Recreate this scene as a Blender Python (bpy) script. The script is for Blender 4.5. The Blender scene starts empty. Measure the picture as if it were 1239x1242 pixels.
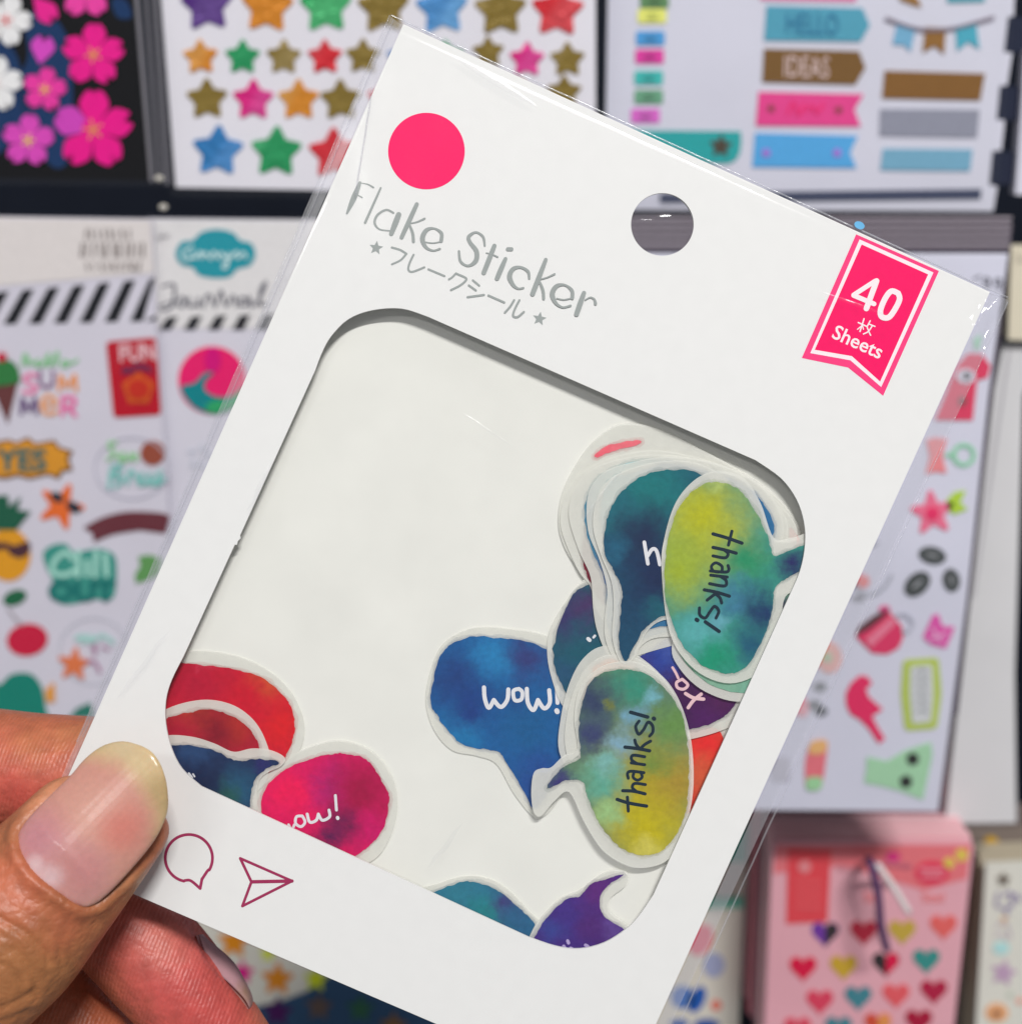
import bpy, bmesh, math, random
from mathutils import Vector, Matrix, noise
from mathutils.geometry import tessellate_polygon, delaunay_2d_cdt

random.seed(7)
SC = bpy.context.scene
COL = SC.collection
rad = math.radians

# ------------------------------------------------------------------ camera
PW, PH = 1239.0, 1242.0            # proportions the layout was measured in
FOV = rad(40.0)
FPX = PW / 2 / math.tan(FOV / 2)   # focal length in layout units
PITCH = rad(18.0)                  # the phone looks slightly down at the rack
DIST = 0.176                       # metres from the phone to the held package
cam_d = bpy.data.cameras.new('camera')
cam_d.sensor_fit = 'HORIZONTAL'
cam_d.sensor_width = 36.0
cam_d.angle = FOV
cam_d.clip_start = 0.01
cam_d.clip_end = 20.0
cam_d.dof.use_dof = True
cam_d.dof.focus_distance = DIST + 0.001
cam_d.dof.aperture_fstop = 21.0
cam = bpy.data.objects.new('camera', cam_d)
cam.rotation_euler = (rad(90) - PITCH, 0, 0)
COL.objects.link(cam)
SC.camera = cam

# ------------------------------------------------------------------ light (shop ceiling tube and an added highlight lamp)
world = bpy.data.worlds.new('World')
SC.world = world
world.use_nodes = True
bg = world.node_tree.nodes['Background']
bg.inputs['Color'].default_value = (0.93, 0.95, 1.0, 1)
bg.inputs['Strength'].default_value = 0.21

def tube(name, loc, power, length, width, colour):
    d = bpy.data.lights.new(name, 'AREA')
    d.shape = 'RECTANGLE'; d.size = length; d.size_y = width
    d.energy = power; d.color = colour
    o = bpy.data.objects.new(name, d)
    o.location = loc
    o.rotation_euler = (Vector((0, 0.2, -0.06)) - Vector(loc)).to_track_quat('-Z', 'Y').to_euler()
    COL.objects.link(o)
    return o
tube('ceiling_or_added_light', (0.30, -0.82, 1.18), 23.5, 0.42, 0.05, (1.0, 0.985, 0.96))
tube('ceiling_or_added_light', (-0.62, -1.36, 1.06), 4.6, 0.70, 0.05, (1.0, 0.985, 0.96))  # added lamp, placed for a highlight streak on the thumbnail

SC.view_settings.view_transform = 'Standard'
SC.view_settings.look = 'None'
SC.view_settings.exposure = 0.06
SC.view_settings.gamma = 1.0
SC.view_settings.use_curve_mapping = False
SC.cycles.max_bounces = 6
SC.cycles.transparent_max_bounces = 32
SC.cycles.use_denoising = True

# ------------------------------------------------------------------ helpers: planes and points
AX_F = Vector((0, math.cos(PITCH), -math.sin(PITCH)))     # view direction
AX_U = Vector((1, 0, 0))
AX_V = AX_U.cross(AX_F).normalized()                      # up in the picture

def ray(px, py):
    return (AX_F + AX_U * ((px - PW / 2) / FPX) + AX_V * ((PH / 2 - py) / FPX))

class Frame:
    """a real plane in the place: origin, axes across / up / out of the plane"""
    def __init__(self, origin, u, v):
        self.o = Vector(origin); self.u = Vector(u).normalized(); self.v = Vector(v).normalized()
        self.n = self.u.cross(self.v)
        m = Matrix((self.u, self.v, self.n)).transposed().to_4x4()
        m.translation = self.o
        self.m = m
        self.inv = m.inverted()
    def loc(self, px, py, h=0.0):
        r = ray(px, py)
        t = (h + self.o.dot(self.n)) / r.dot(self.n)
        return self.inv @ (r * t)
    def at(self, px, py):
        """same plane, origin moved to the point where a thing has its base"""
        return Frame(self.m @ self.loc(px, py), self.u, self.v)

CARD = Frame(AX_F * DIST, AX_U, AX_V)
def wall(y):
    return Frame((0, y, 0), (1, 0, 0), (0, 0, 1))

MM = 0.001

def cz(x0, y0, s):
    return lambda *pts: [(x0 + x / s, y0 + y / s) for x, y in pts]

# ------------------------------------------------------------------ helpers: materials
def lin(c):
    c = c / 255.0
    return c / 12.92 if c <= 0.04045 else ((c + 0.055) / 1.055) ** 2.4

def rgb(c, k=1.0):
    return tuple(min(0.95, lin(x) * k) for x in c) + (1.0,)

MATS = {}
def new_mat(name):
    m = bpy.data.materials.new(name); m.use_nodes = True
    nt = m.node_tree
    return m, nt, nt.nodes['Principled BSDF']

def N(nt, kind, **kw):
    n = nt.nodes.new(kind)
    for k, v in kw.items():
        setattr(n, k, v)
    return n

def grain(nt, bsdf, colour_socket_or_value, amount=0.05, scale=900.0, bump=0.0, bump_scale=2500.0):
    """fine mottling of ink and paper"""
    tc = N(nt, 'ShaderNodeTexCoord')
    nz = N(nt, 'ShaderNodeTexNoise'); nz.inputs['Scale'].default_value = scale; nz.inputs['Detail'].default_value = 3
    nt.links.new(tc.outputs['Object'], nz.inputs['Vector'])
    mr = N(nt, 'ShaderNodeMapRange'); mr.inputs['To Min'].default_value = 1 - amount; mr.inputs['To Max'].default_value = 1 + amount
    mr.inputs['From Min'].default_value = .25; mr.inputs['From Max'].default_value = .75
    nt.links.new(nz.outputs['Fac'], mr.inputs['Value'])
    mx = N(nt, 'ShaderNodeVectorMath', operation='SCALE')
    if isinstance(colour_socket_or_value, tuple):
        mx.inputs[0].default_value = colour_socket_or_value[:3]
    else:
        nt.links.new(colour_socket_or_value, mx.inputs[0])
    nt.links.new(mr.outputs[0], mx.inputs['Scale'])
    nt.links.new(mx.outputs[0], bsdf.inputs['Base Color'])
    if bump:
        n2 = N(nt, 'ShaderNodeTexNoise'); n2.inputs['Scale'].default_value = bump_scale; n2.inputs['Detail'].default_value = 4
        nt.links.new(tc.outputs['Object'], n2.inputs['Vector'])
        b = N(nt, 'ShaderNodeBump'); b.inputs['Strength'].default_value = bump; b.inputs['Distance'].default_value = 0.0001
        nt.links.new(n2.outputs['Fac'], b.inputs['Height'])
        nt.links.new(b.outputs['Normal'], bsdf.inputs['Normal'])
    return tc

def ink(c, rough=0.58, k=1.0, metal=0.0, spec=0.12, amount=0.05, bump=0.0, scale=900.0):
    key = ('ink', c, rough, k, metal, spec, amount, bump, scale)
    if key in MATS: return MATS[key]
    m, nt, b = new_mat('ink_%d_%d_%d' % c)
    b.inputs['Roughness'].default_value = rough
    b.inputs['Metallic'].default_value = metal
    b.inputs['Specular IOR Level'].default_value = spec
    grain(nt, b, rgb(c, k), amount, scale, bump)
    MATS[key] = m
    return m

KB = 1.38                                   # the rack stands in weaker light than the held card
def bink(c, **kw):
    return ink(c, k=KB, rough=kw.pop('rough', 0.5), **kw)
def foil(c):
    return ink(c, k=1.5, rough=0.30, metal=0.75, amount=0.25, scale=250.0)

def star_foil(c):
    """holographic foil: glints painted into the colour as broad diagonal bands of a lighter tint"""
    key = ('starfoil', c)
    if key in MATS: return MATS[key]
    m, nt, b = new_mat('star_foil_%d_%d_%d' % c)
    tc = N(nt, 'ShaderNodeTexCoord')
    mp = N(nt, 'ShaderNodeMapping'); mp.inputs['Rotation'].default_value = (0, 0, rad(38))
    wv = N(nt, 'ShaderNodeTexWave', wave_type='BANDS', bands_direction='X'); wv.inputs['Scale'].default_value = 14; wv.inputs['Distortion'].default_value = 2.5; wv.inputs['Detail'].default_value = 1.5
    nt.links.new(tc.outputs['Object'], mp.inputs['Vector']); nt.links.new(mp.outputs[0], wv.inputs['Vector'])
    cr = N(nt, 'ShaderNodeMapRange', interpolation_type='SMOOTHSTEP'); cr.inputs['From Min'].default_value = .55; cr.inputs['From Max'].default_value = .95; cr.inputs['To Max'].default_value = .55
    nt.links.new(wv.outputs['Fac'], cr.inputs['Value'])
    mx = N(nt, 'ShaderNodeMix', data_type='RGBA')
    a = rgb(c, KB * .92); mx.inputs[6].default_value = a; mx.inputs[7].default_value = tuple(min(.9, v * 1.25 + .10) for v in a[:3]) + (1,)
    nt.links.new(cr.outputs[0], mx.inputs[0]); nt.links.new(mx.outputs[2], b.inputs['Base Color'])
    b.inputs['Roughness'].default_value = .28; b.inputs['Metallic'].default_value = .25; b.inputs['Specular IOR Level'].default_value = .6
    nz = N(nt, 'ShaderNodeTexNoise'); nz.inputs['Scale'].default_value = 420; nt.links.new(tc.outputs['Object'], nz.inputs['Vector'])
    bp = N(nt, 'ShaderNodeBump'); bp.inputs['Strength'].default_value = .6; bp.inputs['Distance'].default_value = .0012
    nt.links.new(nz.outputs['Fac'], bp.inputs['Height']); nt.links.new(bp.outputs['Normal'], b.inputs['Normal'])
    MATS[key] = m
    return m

def spots_mat(name, base, spots, frame, k=1.0, rough=0.55, warp=1.3 * MM, warp_scale=300.0, h=0.0, grain_amt=0.10, grain_scale=1400.0, soft=0.0, spread=1.6, spec=0.12):
    """watercolour: pools of pigment that run into each other; spots = (x, y, radius, colour) in layout units"""
    m, nt, b = new_mat(name)
    b.inputs['Roughness'].default_value = rough
    b.inputs['Specular IOR Level'].default_value = spec
    tc = N(nt, 'ShaderNodeTexCoord')
    nz = N(nt, 'ShaderNodeTexNoise'); nz.inputs['Scale'].default_value = warp_scale; nz.inputs['Detail'].default_value = 5
    nz.inputs['Roughness'].default_value = 0.65
    nt.links.new(tc.outputs['Object'], nz.inputs['Vector'])
    sub = N(nt, 'ShaderNodeVectorMath', operation='SUBTRACT'); sub.inputs[1].default_value = (.5, .5, .5)
    nt.links.new(nz.outputs['Color'], sub.inputs[0])
    scl = N(nt, 'ShaderNodeVectorMath', operation='SCALE'); scl.inputs['Scale'].default_value = warp * 4
    nt.links.new(sub.outputs[0], scl.inputs[0])
    add = N(nt, 'ShaderNodeVectorMath', operation='ADD')
    nt.links.new(tc.outputs['Object'], add.inputs[0]); nt.links.new(scl.outputs[0], add.inputs[1])
    cur = None
    for sp in spots:
        x, y, r, c = sp[:4]
        hh = sp[4] * MM if len(sp) > 4 else h
        p = frame.loc(x, y, hh)
        rm = r * (frame.m @ p).dot(AX_F) / FPX
        d = N(nt, 'ShaderNodeVectorMath', operation='DISTANCE'); d.inputs[1].default_value = p
        nt.links.new(add.outputs[0], d.inputs[0])
        mr = N(nt, 'ShaderNodeMapRange', interpolation_type='SMOOTHSTEP')
        so, spr = (sp[5], 1.04) if len(sp) > 5 else (soft, spread)
        mr.inputs['From Min'].default_value = rm * so; mr.inputs['From Max'].default_value = rm * spr
        mr.inputs['To Min'].default_value = 1; mr.inputs['To Max'].default_value = 0
        nt.links.new(d.outputs['Value'], mr.inputs['Value'])
        mx = N(nt, 'ShaderNodeMix', data_type='RGBA')
        nt.links.new(mr.outputs[0], mx.inputs['Factor'])
        if cur is None: mx.inputs[6].default_value = rgb(base, k)
        else: nt.links.new(cur, mx.inputs[6])
        mx.inputs[7].default_value = rgb(c, k)
        cur = mx.outputs[2]
    grain(nt, b, cur if cur is not None else rgb(base, k), grain_amt, grain_scale)
    return m

def film(name, gloss=1.0, haze=0.05, bump=0.25, bump_scale=60.0, rough=0.08, tint=(0.985, 0.985, 0.99)):
    """clear cellophane: mostly see-through, a fresnel shine and a little haze"""
    m = bpy.data.materials.new(name); m.use_nodes = True
    nt = m.node_tree
    nt.nodes.remove(nt.nodes['Principled BSDF'])
    out = nt.nodes['Material Output']
    tr = N(nt, 'ShaderNodeBsdfTransparent'); tr.inputs['Color'].default_value = tint + (1,)
    df = N(nt, 'ShaderNodeBsdfDiffuse'); df.inputs['Color'].default_value = (.85, .86, .9, 1)
    gl = N(nt, 'ShaderNodeBsdfGlossy'); gl.inputs['Roughness'].default_value = rough
    m1 = N(nt, 'ShaderNodeMixShader'); m1.inputs[0].default_value = haze
    nt.links.new(tr.outputs[0], m1.inputs[1]); nt.links.new(df.outputs[0], m1.inputs[2])
    fr = N(nt, 'ShaderNodeLayerWeight'); fr.inputs['Blend'].default_value = 0.5
    pw = N(nt, 'ShaderNodeMath', operation='POWER'); pw.inputs[1].default_value = 5.0
    nt.links.new(fr.outputs['Facing'], pw.inputs[0])
    mu = N(nt, 'ShaderNodeMath', operation='MULTIPLY_ADD'); mu.inputs[1].default_value = 0.6 * gloss; mu.inputs[2].default_value = 0.045 * gloss
    nt.links.new(pw.outputs[0], mu.inputs[0])
    m2 = N(nt, 'ShaderNodeMixShader')
    nt.links.new(mu.outputs[0], m2.inputs[0]); nt.links.new(m1.outputs[0], m2.inputs[1]); nt.links.new(gl.outputs[0], m2.inputs[2])
    nt.links.new(m2.outputs[0], out.inputs['Surface'])
    if bump:
        tc = N(nt, 'ShaderNodeTexCoord')
        nz = N(nt, 'ShaderNodeTexNoise'); nz.inputs['Scale'].default_value = bump_scale; nz.inputs['Detail'].default_value = 2.5
        nt.links.new(tc.outputs['Object'], nz.inputs['Vector'])
        bp = N(nt, 'ShaderNodeBump'); bp.inputs['Strength'].default_value = bump; bp.inputs['Distance'].default_value = 0.004
        nt.links.new(nz.outputs['Fac'], bp.inputs['Height'])
        nt.links.new(bp.outputs['Normal'], gl.inputs['Normal'])
    return m

# ------------------------------------------------------------------ helpers: objects
def tag(o, label=None, cat=None, group=None, kind=None):
    if label: o['label'] = label
    if cat: o['category'] = cat
    if group: o['group'] = group
    if kind: o['kind'] = kind
    return o

def thing(name, label, cat, frame, group=None):
    o = bpy.data.objects.new(name, None)
    o.empty_display_size = 0.01
    o.matrix_world = frame.m
    COL.objects.link(o)
    return tag(o, label, cat, group)

def mesh_obj(name, verts, faces, mat, parent=None, smooth=False, frame=None):
    me = bpy.data.meshes.new(name)
    me.from_pydata([tuple(v) for v in verts], [], faces)
    me.materials.append(mat)
    if smooth:
        for p in me.polygons: p.use_smooth = True
    me.update()
    o = bpy.data.objects.new(name, me)
    COL.objects.link(o)
    if parent is not None: o.parent = parent
    elif frame is not None: o.matrix_world = frame.m
    return o

def crom(pts, n=8, closed=True):
    """smooth curve through points"""
    P = [Vector(p) for p in pts]; L = len(P); out = []
    rng = range(L) if closed else range(L - 1)
    for i in rng:
        if closed: p0, p1, p2, p3 = P[i - 1], P[i], P[(i + 1) % L], P[(i + 2) % L]
        else: p0, p1, p2, p3 = P[max(i - 1, 0)], P[i], P[i + 1], P[min(i + 2, L - 1)]
        for k in range(n):
            t = k / n; t2 = t * t; t3 = t2 * t
            out.append(0.5 * ((2 * p1) + (p2 - p0) * t + (2 * p0 - 5 * p1 + 4 * p2 - p3) * t2 + (3 * p1 - p0 - 3 * p2 + p3) * t3))
    if not closed: out.append(P[-1].copy())
    return [tuple(p) for p in out]

def ragged(pts, amp=1.3, step=0.9, n=10):
    """a watercolour edge: smooth outline with small bleeding wobble"""
    c = crom(pts, n); off = random.uniform(0, 99); out = []
    L = len(c)
    for i, (x, y) in enumerate(c):
        ax, ay = c[i - 1]; bx, by = c[(i + 1) % L]
        tx, ty = bx - ax, by - ay; d = math.hypot(tx, ty) or 1
        w = amp * (noise.noise((x * .11 + off, y * .11, 0)) * 1.1 + noise.noise((x * .35 + off, y * .35, 3)) * .8)
        out.append((x - ty / d * w, y + tx / d * w))
    return out

def sheet(name, parent, frame, pts, mat, h=0.0, thick=0.1 * MM, holes=(), smooth_outline=False):
    """a flat piece cut to an outline, with real thickness"""
    loops = [crom(pts) if smooth_outline else list(pts)] + [list(x) for x in holes]
    vl = [[frame.loc(x, y, h) for x, y in lp] for lp in loops]
    flat = [v for lp in vl for v in lp]
    if holes:
        tris = tessellate_polygon([[Vector((v.x, v.y, 0)) for v in lp] for lp in vl])
    else:
        bm = bmesh.new()
        bf = bm.faces.new([bm.verts.new((v.x, v.y, 0)) for v in flat]); bm.verts.index_update()
        r = bmesh.ops.triangulate(bm, faces=[bf], ngon_method='EAR_CLIP')
        tris = [tuple(v.index for v in f.verts) for f in bm.faces]
        bm.free()
    n = len(flat)
    verts = flat + [Vector((v.x, v.y, h - thick)) for v in flat]
    faces = []
    for t in tris:
        a, b, c = [flat[i] for i in t]
        z = (b.x - a.x) * (c.y - a.y) - (b.y - a.y) * (c.x - a.x)
        if abs(z) < 1e-14: continue
        if z < 0: t = (t[0], t[2], t[1])
        faces.append(tuple(t)); faces.append(tuple(i + n for i in (t[0], t[2], t[1])))
    k = 0
    for li, lp in enumerate(vl):
        L = len(lp)
        area = sum(lp[i].x * lp[(i + 1) % L].y - lp[(i + 1) % L].x * lp[i].y for i in range(L))
        flip = (area < 0) != (li > 0)
        for i in range(L):
            a, b = k + i, k + (i + 1) % L
            faces.append((a, b, b + n, a + n) if flip else (b, a, a + n, b + n))
        k += L
    return mesh_obj(name, verts, faces, mat, parent, frame=frame)

def ribbon(strokes, frame, h, vs, fs, raise_=0.006 * MM):
    """brush strokes: [(points, width or widths)]"""
    for si, st in enumerate(strokes):
        pts, w = st[0], st[1]
        sm = st[2] if len(st) > 2 else True
        ws = list(w) if isinstance(w, (list, tuple)) else [w] * len(pts)
        P3 = [(x, y, q) for (x, y), q in zip(pts, ws)]
        C = crom(P3, 7, False) if sm and len(P3) > 2 else P3
        L = len(C); hh = h + si * raise_
        base = len(vs)
        for i, (x, y, q) in enumerate(C):
            a = C[max(i - 1, 0)]; b = C[min(i + 1, L - 1)]
            tx, ty = b[0] - a[0], b[1] - a[1]; d = math.hypot(tx, ty) or 1
            nx, ny = -ty / d * q / 2, tx / d * q / 2
            z = hh + raise_ * .8 * i / max(L - 1, 1)
            vs.append(frame.loc(x + nx, y + ny, z)); vs.append(frame.loc(x - nx, y - ny, z))
        for i in range(L - 1):
            a = base + 2 * i
            fs.append((a, a + 2, a + 3, a + 1))
        for end, nb in ((0, 1), (L - 1, L - 2)):
            x, y, q = C[end]; tx, ty = x - C[nb][0], y - C[nb][1]
            a0 = math.atan2(ty, tx); z = hh + raise_ * .8 * end / max(L - 1, 1)
            k0 = len(vs)
            for j in range(7):
                t = a0 - math.pi / 2 + math.pi * j / 6
                vs.append(frame.loc(x + math.cos(t) * q / 2, y + math.sin(t) * q / 2, z))
            fs.append(tuple(range(k0, k0 + 7))[::-1])

def brush(name, parent, frame, strokes, mat, h):
    vs, fs = [], []
    ribbon(strokes, frame, h, vs, fs)
    # all faces look out of the plane
    f2 = []
    for f in fs:
        a, b, c = vs[f[0]], vs[f[1]], vs[f[2]]
        z = (b.x - a.x) * (c.y - a.y) - (b.y - a.y) * (c.x - a.x)
        f2.append(f if z >= 0 else tuple(reversed(f)))
    return mesh_obj(name, vs, f2, mat, parent, frame=frame)

def text(name, parent, frame, s, cx, cy, height, mat, h, angle=0.0, bold=0.0, xs=1.0, shear=0.0, space=1.0):
    """printed lettering: cap height in layout units, angle clockwise in degrees"""
    cu = bpy.data.curves.new('tmp_text', 'FONT'); cu.body = s; cu.size = 1.0; cu.offset = bold; cu.resolution_u = 3
    cu.shear = shear; cu.space_character = space
    ob = bpy.data.objects.new('tmp_text', cu); COL.objects.link(ob)
    dg = bpy.context.evaluated_depsgraph_get()
    me0 = bpy.data.meshes.new_from_object(ob.evaluated_get(dg))
    bpy.data.objects.remove(ob); bpy.data.curves.remove(cu)
    V = [v.co.copy() for v in me0.vertices]; Fc = [tuple(p.vertices) for p in me0.polygons]
    bpy.data.meshes.remove(me0)
    if not V: return None
    x0 = min(v.x for v in V); x1 = max(v.x for v in V); y0 = 0.0; y1 = 0.727
    k = height / (y1 - y0); ca, sa = math.cos(rad(angle)), math.sin(rad(angle))
    out = []
    for v in V:
        x = (v.x - (x0 + x1) / 2) * k * xs; y = -(v.y - (y0 + y1) / 2) * k
        out.append(frame.loc(cx + x * ca - y * sa, cy + x * sa + y * ca, h))
    return mesh_obj(name, out, Fc, mat, parent, frame=frame)

# ------------------------------------------------------------------ helpers: outlines
def ell(cx, cy, rx, ry=None, rot=0.0, n=40, a0=0, a1=360):
    ry = rx if ry is None else ry; r = rad(rot); o = []
    for i in range(n):
        t = rad(a0 + (a1 - a0) * i / (n if a1 - a0 == 360 else n - 1)); x, y = math.cos(t) * rx, math.sin(t) * ry
        o.append((cx + x * math.cos(r) - y * math.sin(r), cy + x * math.sin(r) + y * math.cos(r)))
    return o
def star(cx, cy, R, rot=0.0, inner=0.52, round_=True):
    o = []
    for i in range(10):
        rr = R if i % 2 == 0 else R * inner
        if round_ and i % 2 == 0:
            for d in (-5.5, 0, 5.5):
                t = rad(-90 + rot + 36 * i + d); q = rr * (1.0 if d == 0 else .955)
                o.append((cx + q * math.cos(t), cy + q * math.sin(t)))
        else:
            t = rad(-90 + rot + 36 * i); o.append((cx + rr * math.cos(t), cy + rr * math.sin(t)))
    return o
def heart(cx, cy, R):
    o = []
    for i in range(28):
        t = 2 * math.pi * i / 28
        o.append((cx + R * math.sin(t) ** 3 * 1.0, cy - R * (13 * math.cos(t) - 5 * math.cos(2 * t) - 2 * math.cos(3 * t) - math.cos(4 * t)) / 15.5))
    return o
def petal(cx, cy, R, ang, w=0.36):
    """notched cherry petal from the flower centre outwards"""
    prof = [(0.04, 0.05), (.3, .55), (.6, 1.0), (.82, .88), (1.02, .40), (.84, 0), (1.02, -.40), (.82, -.88), (.6, -1.0), (.3, -.55), (0.04, -.05)]
    c, s = math.cos(rad(ang)), math.sin(rad(ang)); o = []
    for d, q in prof:
        x, y = d * R, q * w * R
        o.append((cx + x * c - y * s, cy + x * s + y * c))
    return o
def rrect(x0, y0, x1, y1, r, n=5):
    o = []
    for (cx, cy, a) in ((x1 - r, y0 + r, -90), (x1 - r, y1 - r, 0), (x0 + r, y1 - r, 90), (x0 + r, y0 + r, 180)):
        for i in range(n + 1):
            t = rad(a + 90 * i / n); o.append((cx + r * math.cos(t), cy + r * math.sin(t)))
    return o
def rpoly(pts, r=4, n=4):
    """polygon with rounded corners"""
    o = []; L = len(pts)
    for i in range(L):
        p = Vector(pts[i]); a = Vector(pts[i - 1]); b = Vector(pts[(i + 1) % L])
        da = (a - p); db = (b - p); q = min(r, da.length * .45, db.length * .45)
        s = p + da.normalized() * q; e = p + db.normalized() * q
        for k in range(n + 1):
            t = k / n; o.append(tuple(s * (1 - t) ** 2 + p * 2 * t * (1 - t) + e * t * t))
    return o

# ================================================================== the rack's back board (setting)
BOARD = wall(0.47)
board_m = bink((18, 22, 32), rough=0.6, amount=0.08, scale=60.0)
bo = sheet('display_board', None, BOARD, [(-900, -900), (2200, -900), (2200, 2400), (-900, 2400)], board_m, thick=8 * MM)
tag(bo, kind='structure')

# ================================================================== the held package
TILT = 24.3
white_card = ink((233, 233, 231), rough=0.5, amount=0.012, scale=500, spec=0.2)
cream_card = ink((229, 229, 222), rough=0.5, amount=0.035, scale=120, spec=0.2)
PF = CARD.at(400, 1186)
pk = thing('sticker_package', 'white cardboard package with rounded window and pink badge, held by a hand', 'package', PF)

window = []
for seg in ([(382, 449), (390, 428), (401, 408), (422, 387), (451, 376), (487, 374), (519, 384)],
            [(916, 558), (947, 580), (966, 606), (975, 634), (976, 661), (970, 692), (956, 725)],
            [(792, 1086), (774, 1112), (758, 1128), (732, 1144), (703, 1151), (674, 1148), (641, 1137)],
            [(244, 954), (221, 933), (208, 908), (201, 878), (201, 850), (208, 825), (222, 797)]):
    window += crom(seg, 4, False)
# little nick in the cut edge
window += [(284.5, 660.5), (287, 661), (288.2, 656.2), (291.5, 653), (290.8, 649.5)]
HOLE = ell(803, 272, 38, n=56)
outline = [(489, 29), (1200, 354), (751.6, 1338), (42, 1033)]
outline = rpoly(outline, 3, 3)
sheet('front_card', pk, PF, outline, white_card, h=0, thick=0.35 * MM, holes=(window, HOLE))
BACKH = -2.3 * MM
back_out = [(492, 33), (1197, 357), (750, 1335), (45, 1031)]
sheet('back_card', pk, PF, rpoly(back_out, 3, 3), cream_card, h=BACKH, thick=0.4 * MM, holes=(ell(800, 274, 41, n=48),))
# folded side flaps keep the two cards apart
for nm, q in (('side_fold', [(489, 29), (495, 31.7), (48, 1035.5), (42, 1033)]), ('side_fold', [(1194, 351.2), (1200, 354), (751.6, 1338), (745.6, 1335.4)]),
              ('bottom_fold', [(48.5, 1035.8), (45.2, 1043), (742, 1343), (745.2, 1335.2)])):
    if nm == 'bottom_fold':
        q = [(49.5, 1030), (46.5, 1034.9), (745, 1335), (747.5, 1329.5)]
    sheet(nm, pk, PF, q, white_card, h=-0.36 * MM, thick=1.92 * MM)

pink = ink((255, 18, 102), rough=0.4, amount=0.03)
PR = 0.02 * MM
sheet('pink_dot', pk, PF, ell(517, 183, 46.5, n=64), pink, h=PR, thick=0.015 * MM)
silver = ink((158, 164, 162), rough=0.6, amount=0.03)

# title lettering "Flake Sticker"
a_ = cz(400, 210, 6.883); b_ = cz(550, 270, 6.521); e_ = cz(380, 100, 3.0975)
T = [
 (a_((250, 80), (200, 205), (142, 335)), [4, 7, 2.6]), (a_((262, 82), (315, 92), (362, 118)), [1.2, 1.6, 2.4]), (a_((225, 178), (268, 202)), [1.2, 1.8]),      # F
 (a_((424, 122), (360, 265), (294, 412)), [2.4, 3, 3.2]),                                                                                                        # l
 (a_((530, 330), (470, 305), (400, 345), (373, 410), (410, 465), (500, 480)), [2.4, 2.6, 3, 3, 2, 1.6]), (a_((574, 345), (545, 420), (512, 505)), [6.5, 7, 5.5]),  # a
 (a_((725, 258), (660, 400), (598, 535)), [5, 5.6, 5]), (a_((672, 418), (730, 405), (790, 378)), [1.6, 2, 2.6]), (a_((660, 420), (690, 500), (697, 570)), [2.6, 3.6, 3.6]),  # k
 (a_((800, 575), (860, 582), (930, 570)), [1.5, 1.6, 1.6]), (a_((928, 565), (930, 500), (870, 460), (805, 475), (772, 545), (800, 615), (860, 645), (918, 630)), [4.5, 4.2, 2.4, 5, 6, 4, 2.4, 2.6]),  # e
 (b_((246, 180), (232, 110), (175, 75), (120, 110), (130, 155), (180, 225), (175, 300), (115, 340), (55, 305), (42, 225)), [2.4, 3, 2.6, 4.5, 4.5, 5.5, 5.6, 3, 3.2, 2.8]),  # S
 (b_((322, 182), (280, 290), (238, 395)), [5.2, 6, 5.6]), (b_((258, 238), (300, 248), (348, 270)), [1.4, 1.5, 2]),                                              # t
 (b_((410, 285), (375, 365), (343, 440)), [4.6, 6, 5.6]), (b_((428, 208), (458, 208)), [4.6, 4.6]),                                                             # i
 (b_((598, 440), (588, 385), (530, 352), (470, 365), (442, 425), (470, 490), (510, 520), (552, 515)), [2.6, 3.6, 3.2, 5, 6, 4.4, 2.6, 2.4]),                   # c
 (b_((728, 292), (675, 430), (624, 562)), [4.6, 6, 6]), (b_((680, 448), (740, 432), (798, 405)), [1.6, 1.8, 2.4]), (b_((672, 450), (705, 530), (712, 600)), [2.6, 3.6, 3.4]),  # k
 (b_((815, 598), (870, 608), (925, 598)), [1.5, 1.6, 1.6]), (b_((938, 595), (935, 535), (880, 492), (815, 500), (780, 560), (805, 630), (860, 668), (925, 655)), [4.4, 4, 2.4, 5, 6, 4, 2.4, 2.6]),   # e
 (b_((1030, 555), (1000, 640), (972, 722)), [5.2, 6.4, 6]), (b_((1040, 610), (1080, 590), (1112, 605), (1122, 640)), [1.5, 1.8, 2.4, 3.6]),                    # r
]
brush('title_lettering', pk, PF, T, silver, PR)
J = [
 (a_((517, 620), (585, 640), (638, 672)), 2.8), (a_((638, 672), (590, 725), (517, 760)), [2.8, 2.4, 2.4]),
 (a_((698, 680), (665, 750), (655, 805), (690, 822), (788, 785)), 2.6), (a_((822, 802), (956, 858)), 2.6),
 (a_((1052, 835), (1020, 868), (993, 885)), 2.4), (a_((1055, 838), (1135, 875), (1125, 905), (1080, 940), (1010, 975)), 2.6),
 (b_((152, 455), (202, 497)), 2.5), (b_((120, 495), (176, 535)), 2.5), (b_((110, 588), (170, 580), (240, 570)), 2.6),
 (b_((275, 575), (400, 630)), 2.6),
 (b_((478, 612), (445, 665), (405, 710)), 2.6), (b_((520, 612), (485, 680), (470, 735), (505, 745), (555, 705)), 2.6)]
brush('katakana_lettering', pk, PF, J, silver, PR)
sheet('printed_star', pk, PF, star(456, 300.5, 8.8, 8, .45, False), silver, h=PR, thick=.012 * MM)
sheet('printed_star', pk, PF, star(654, 386.5, 8.8, 10, .45, False), silver, h=PR, thick=.012 * MM)

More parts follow.
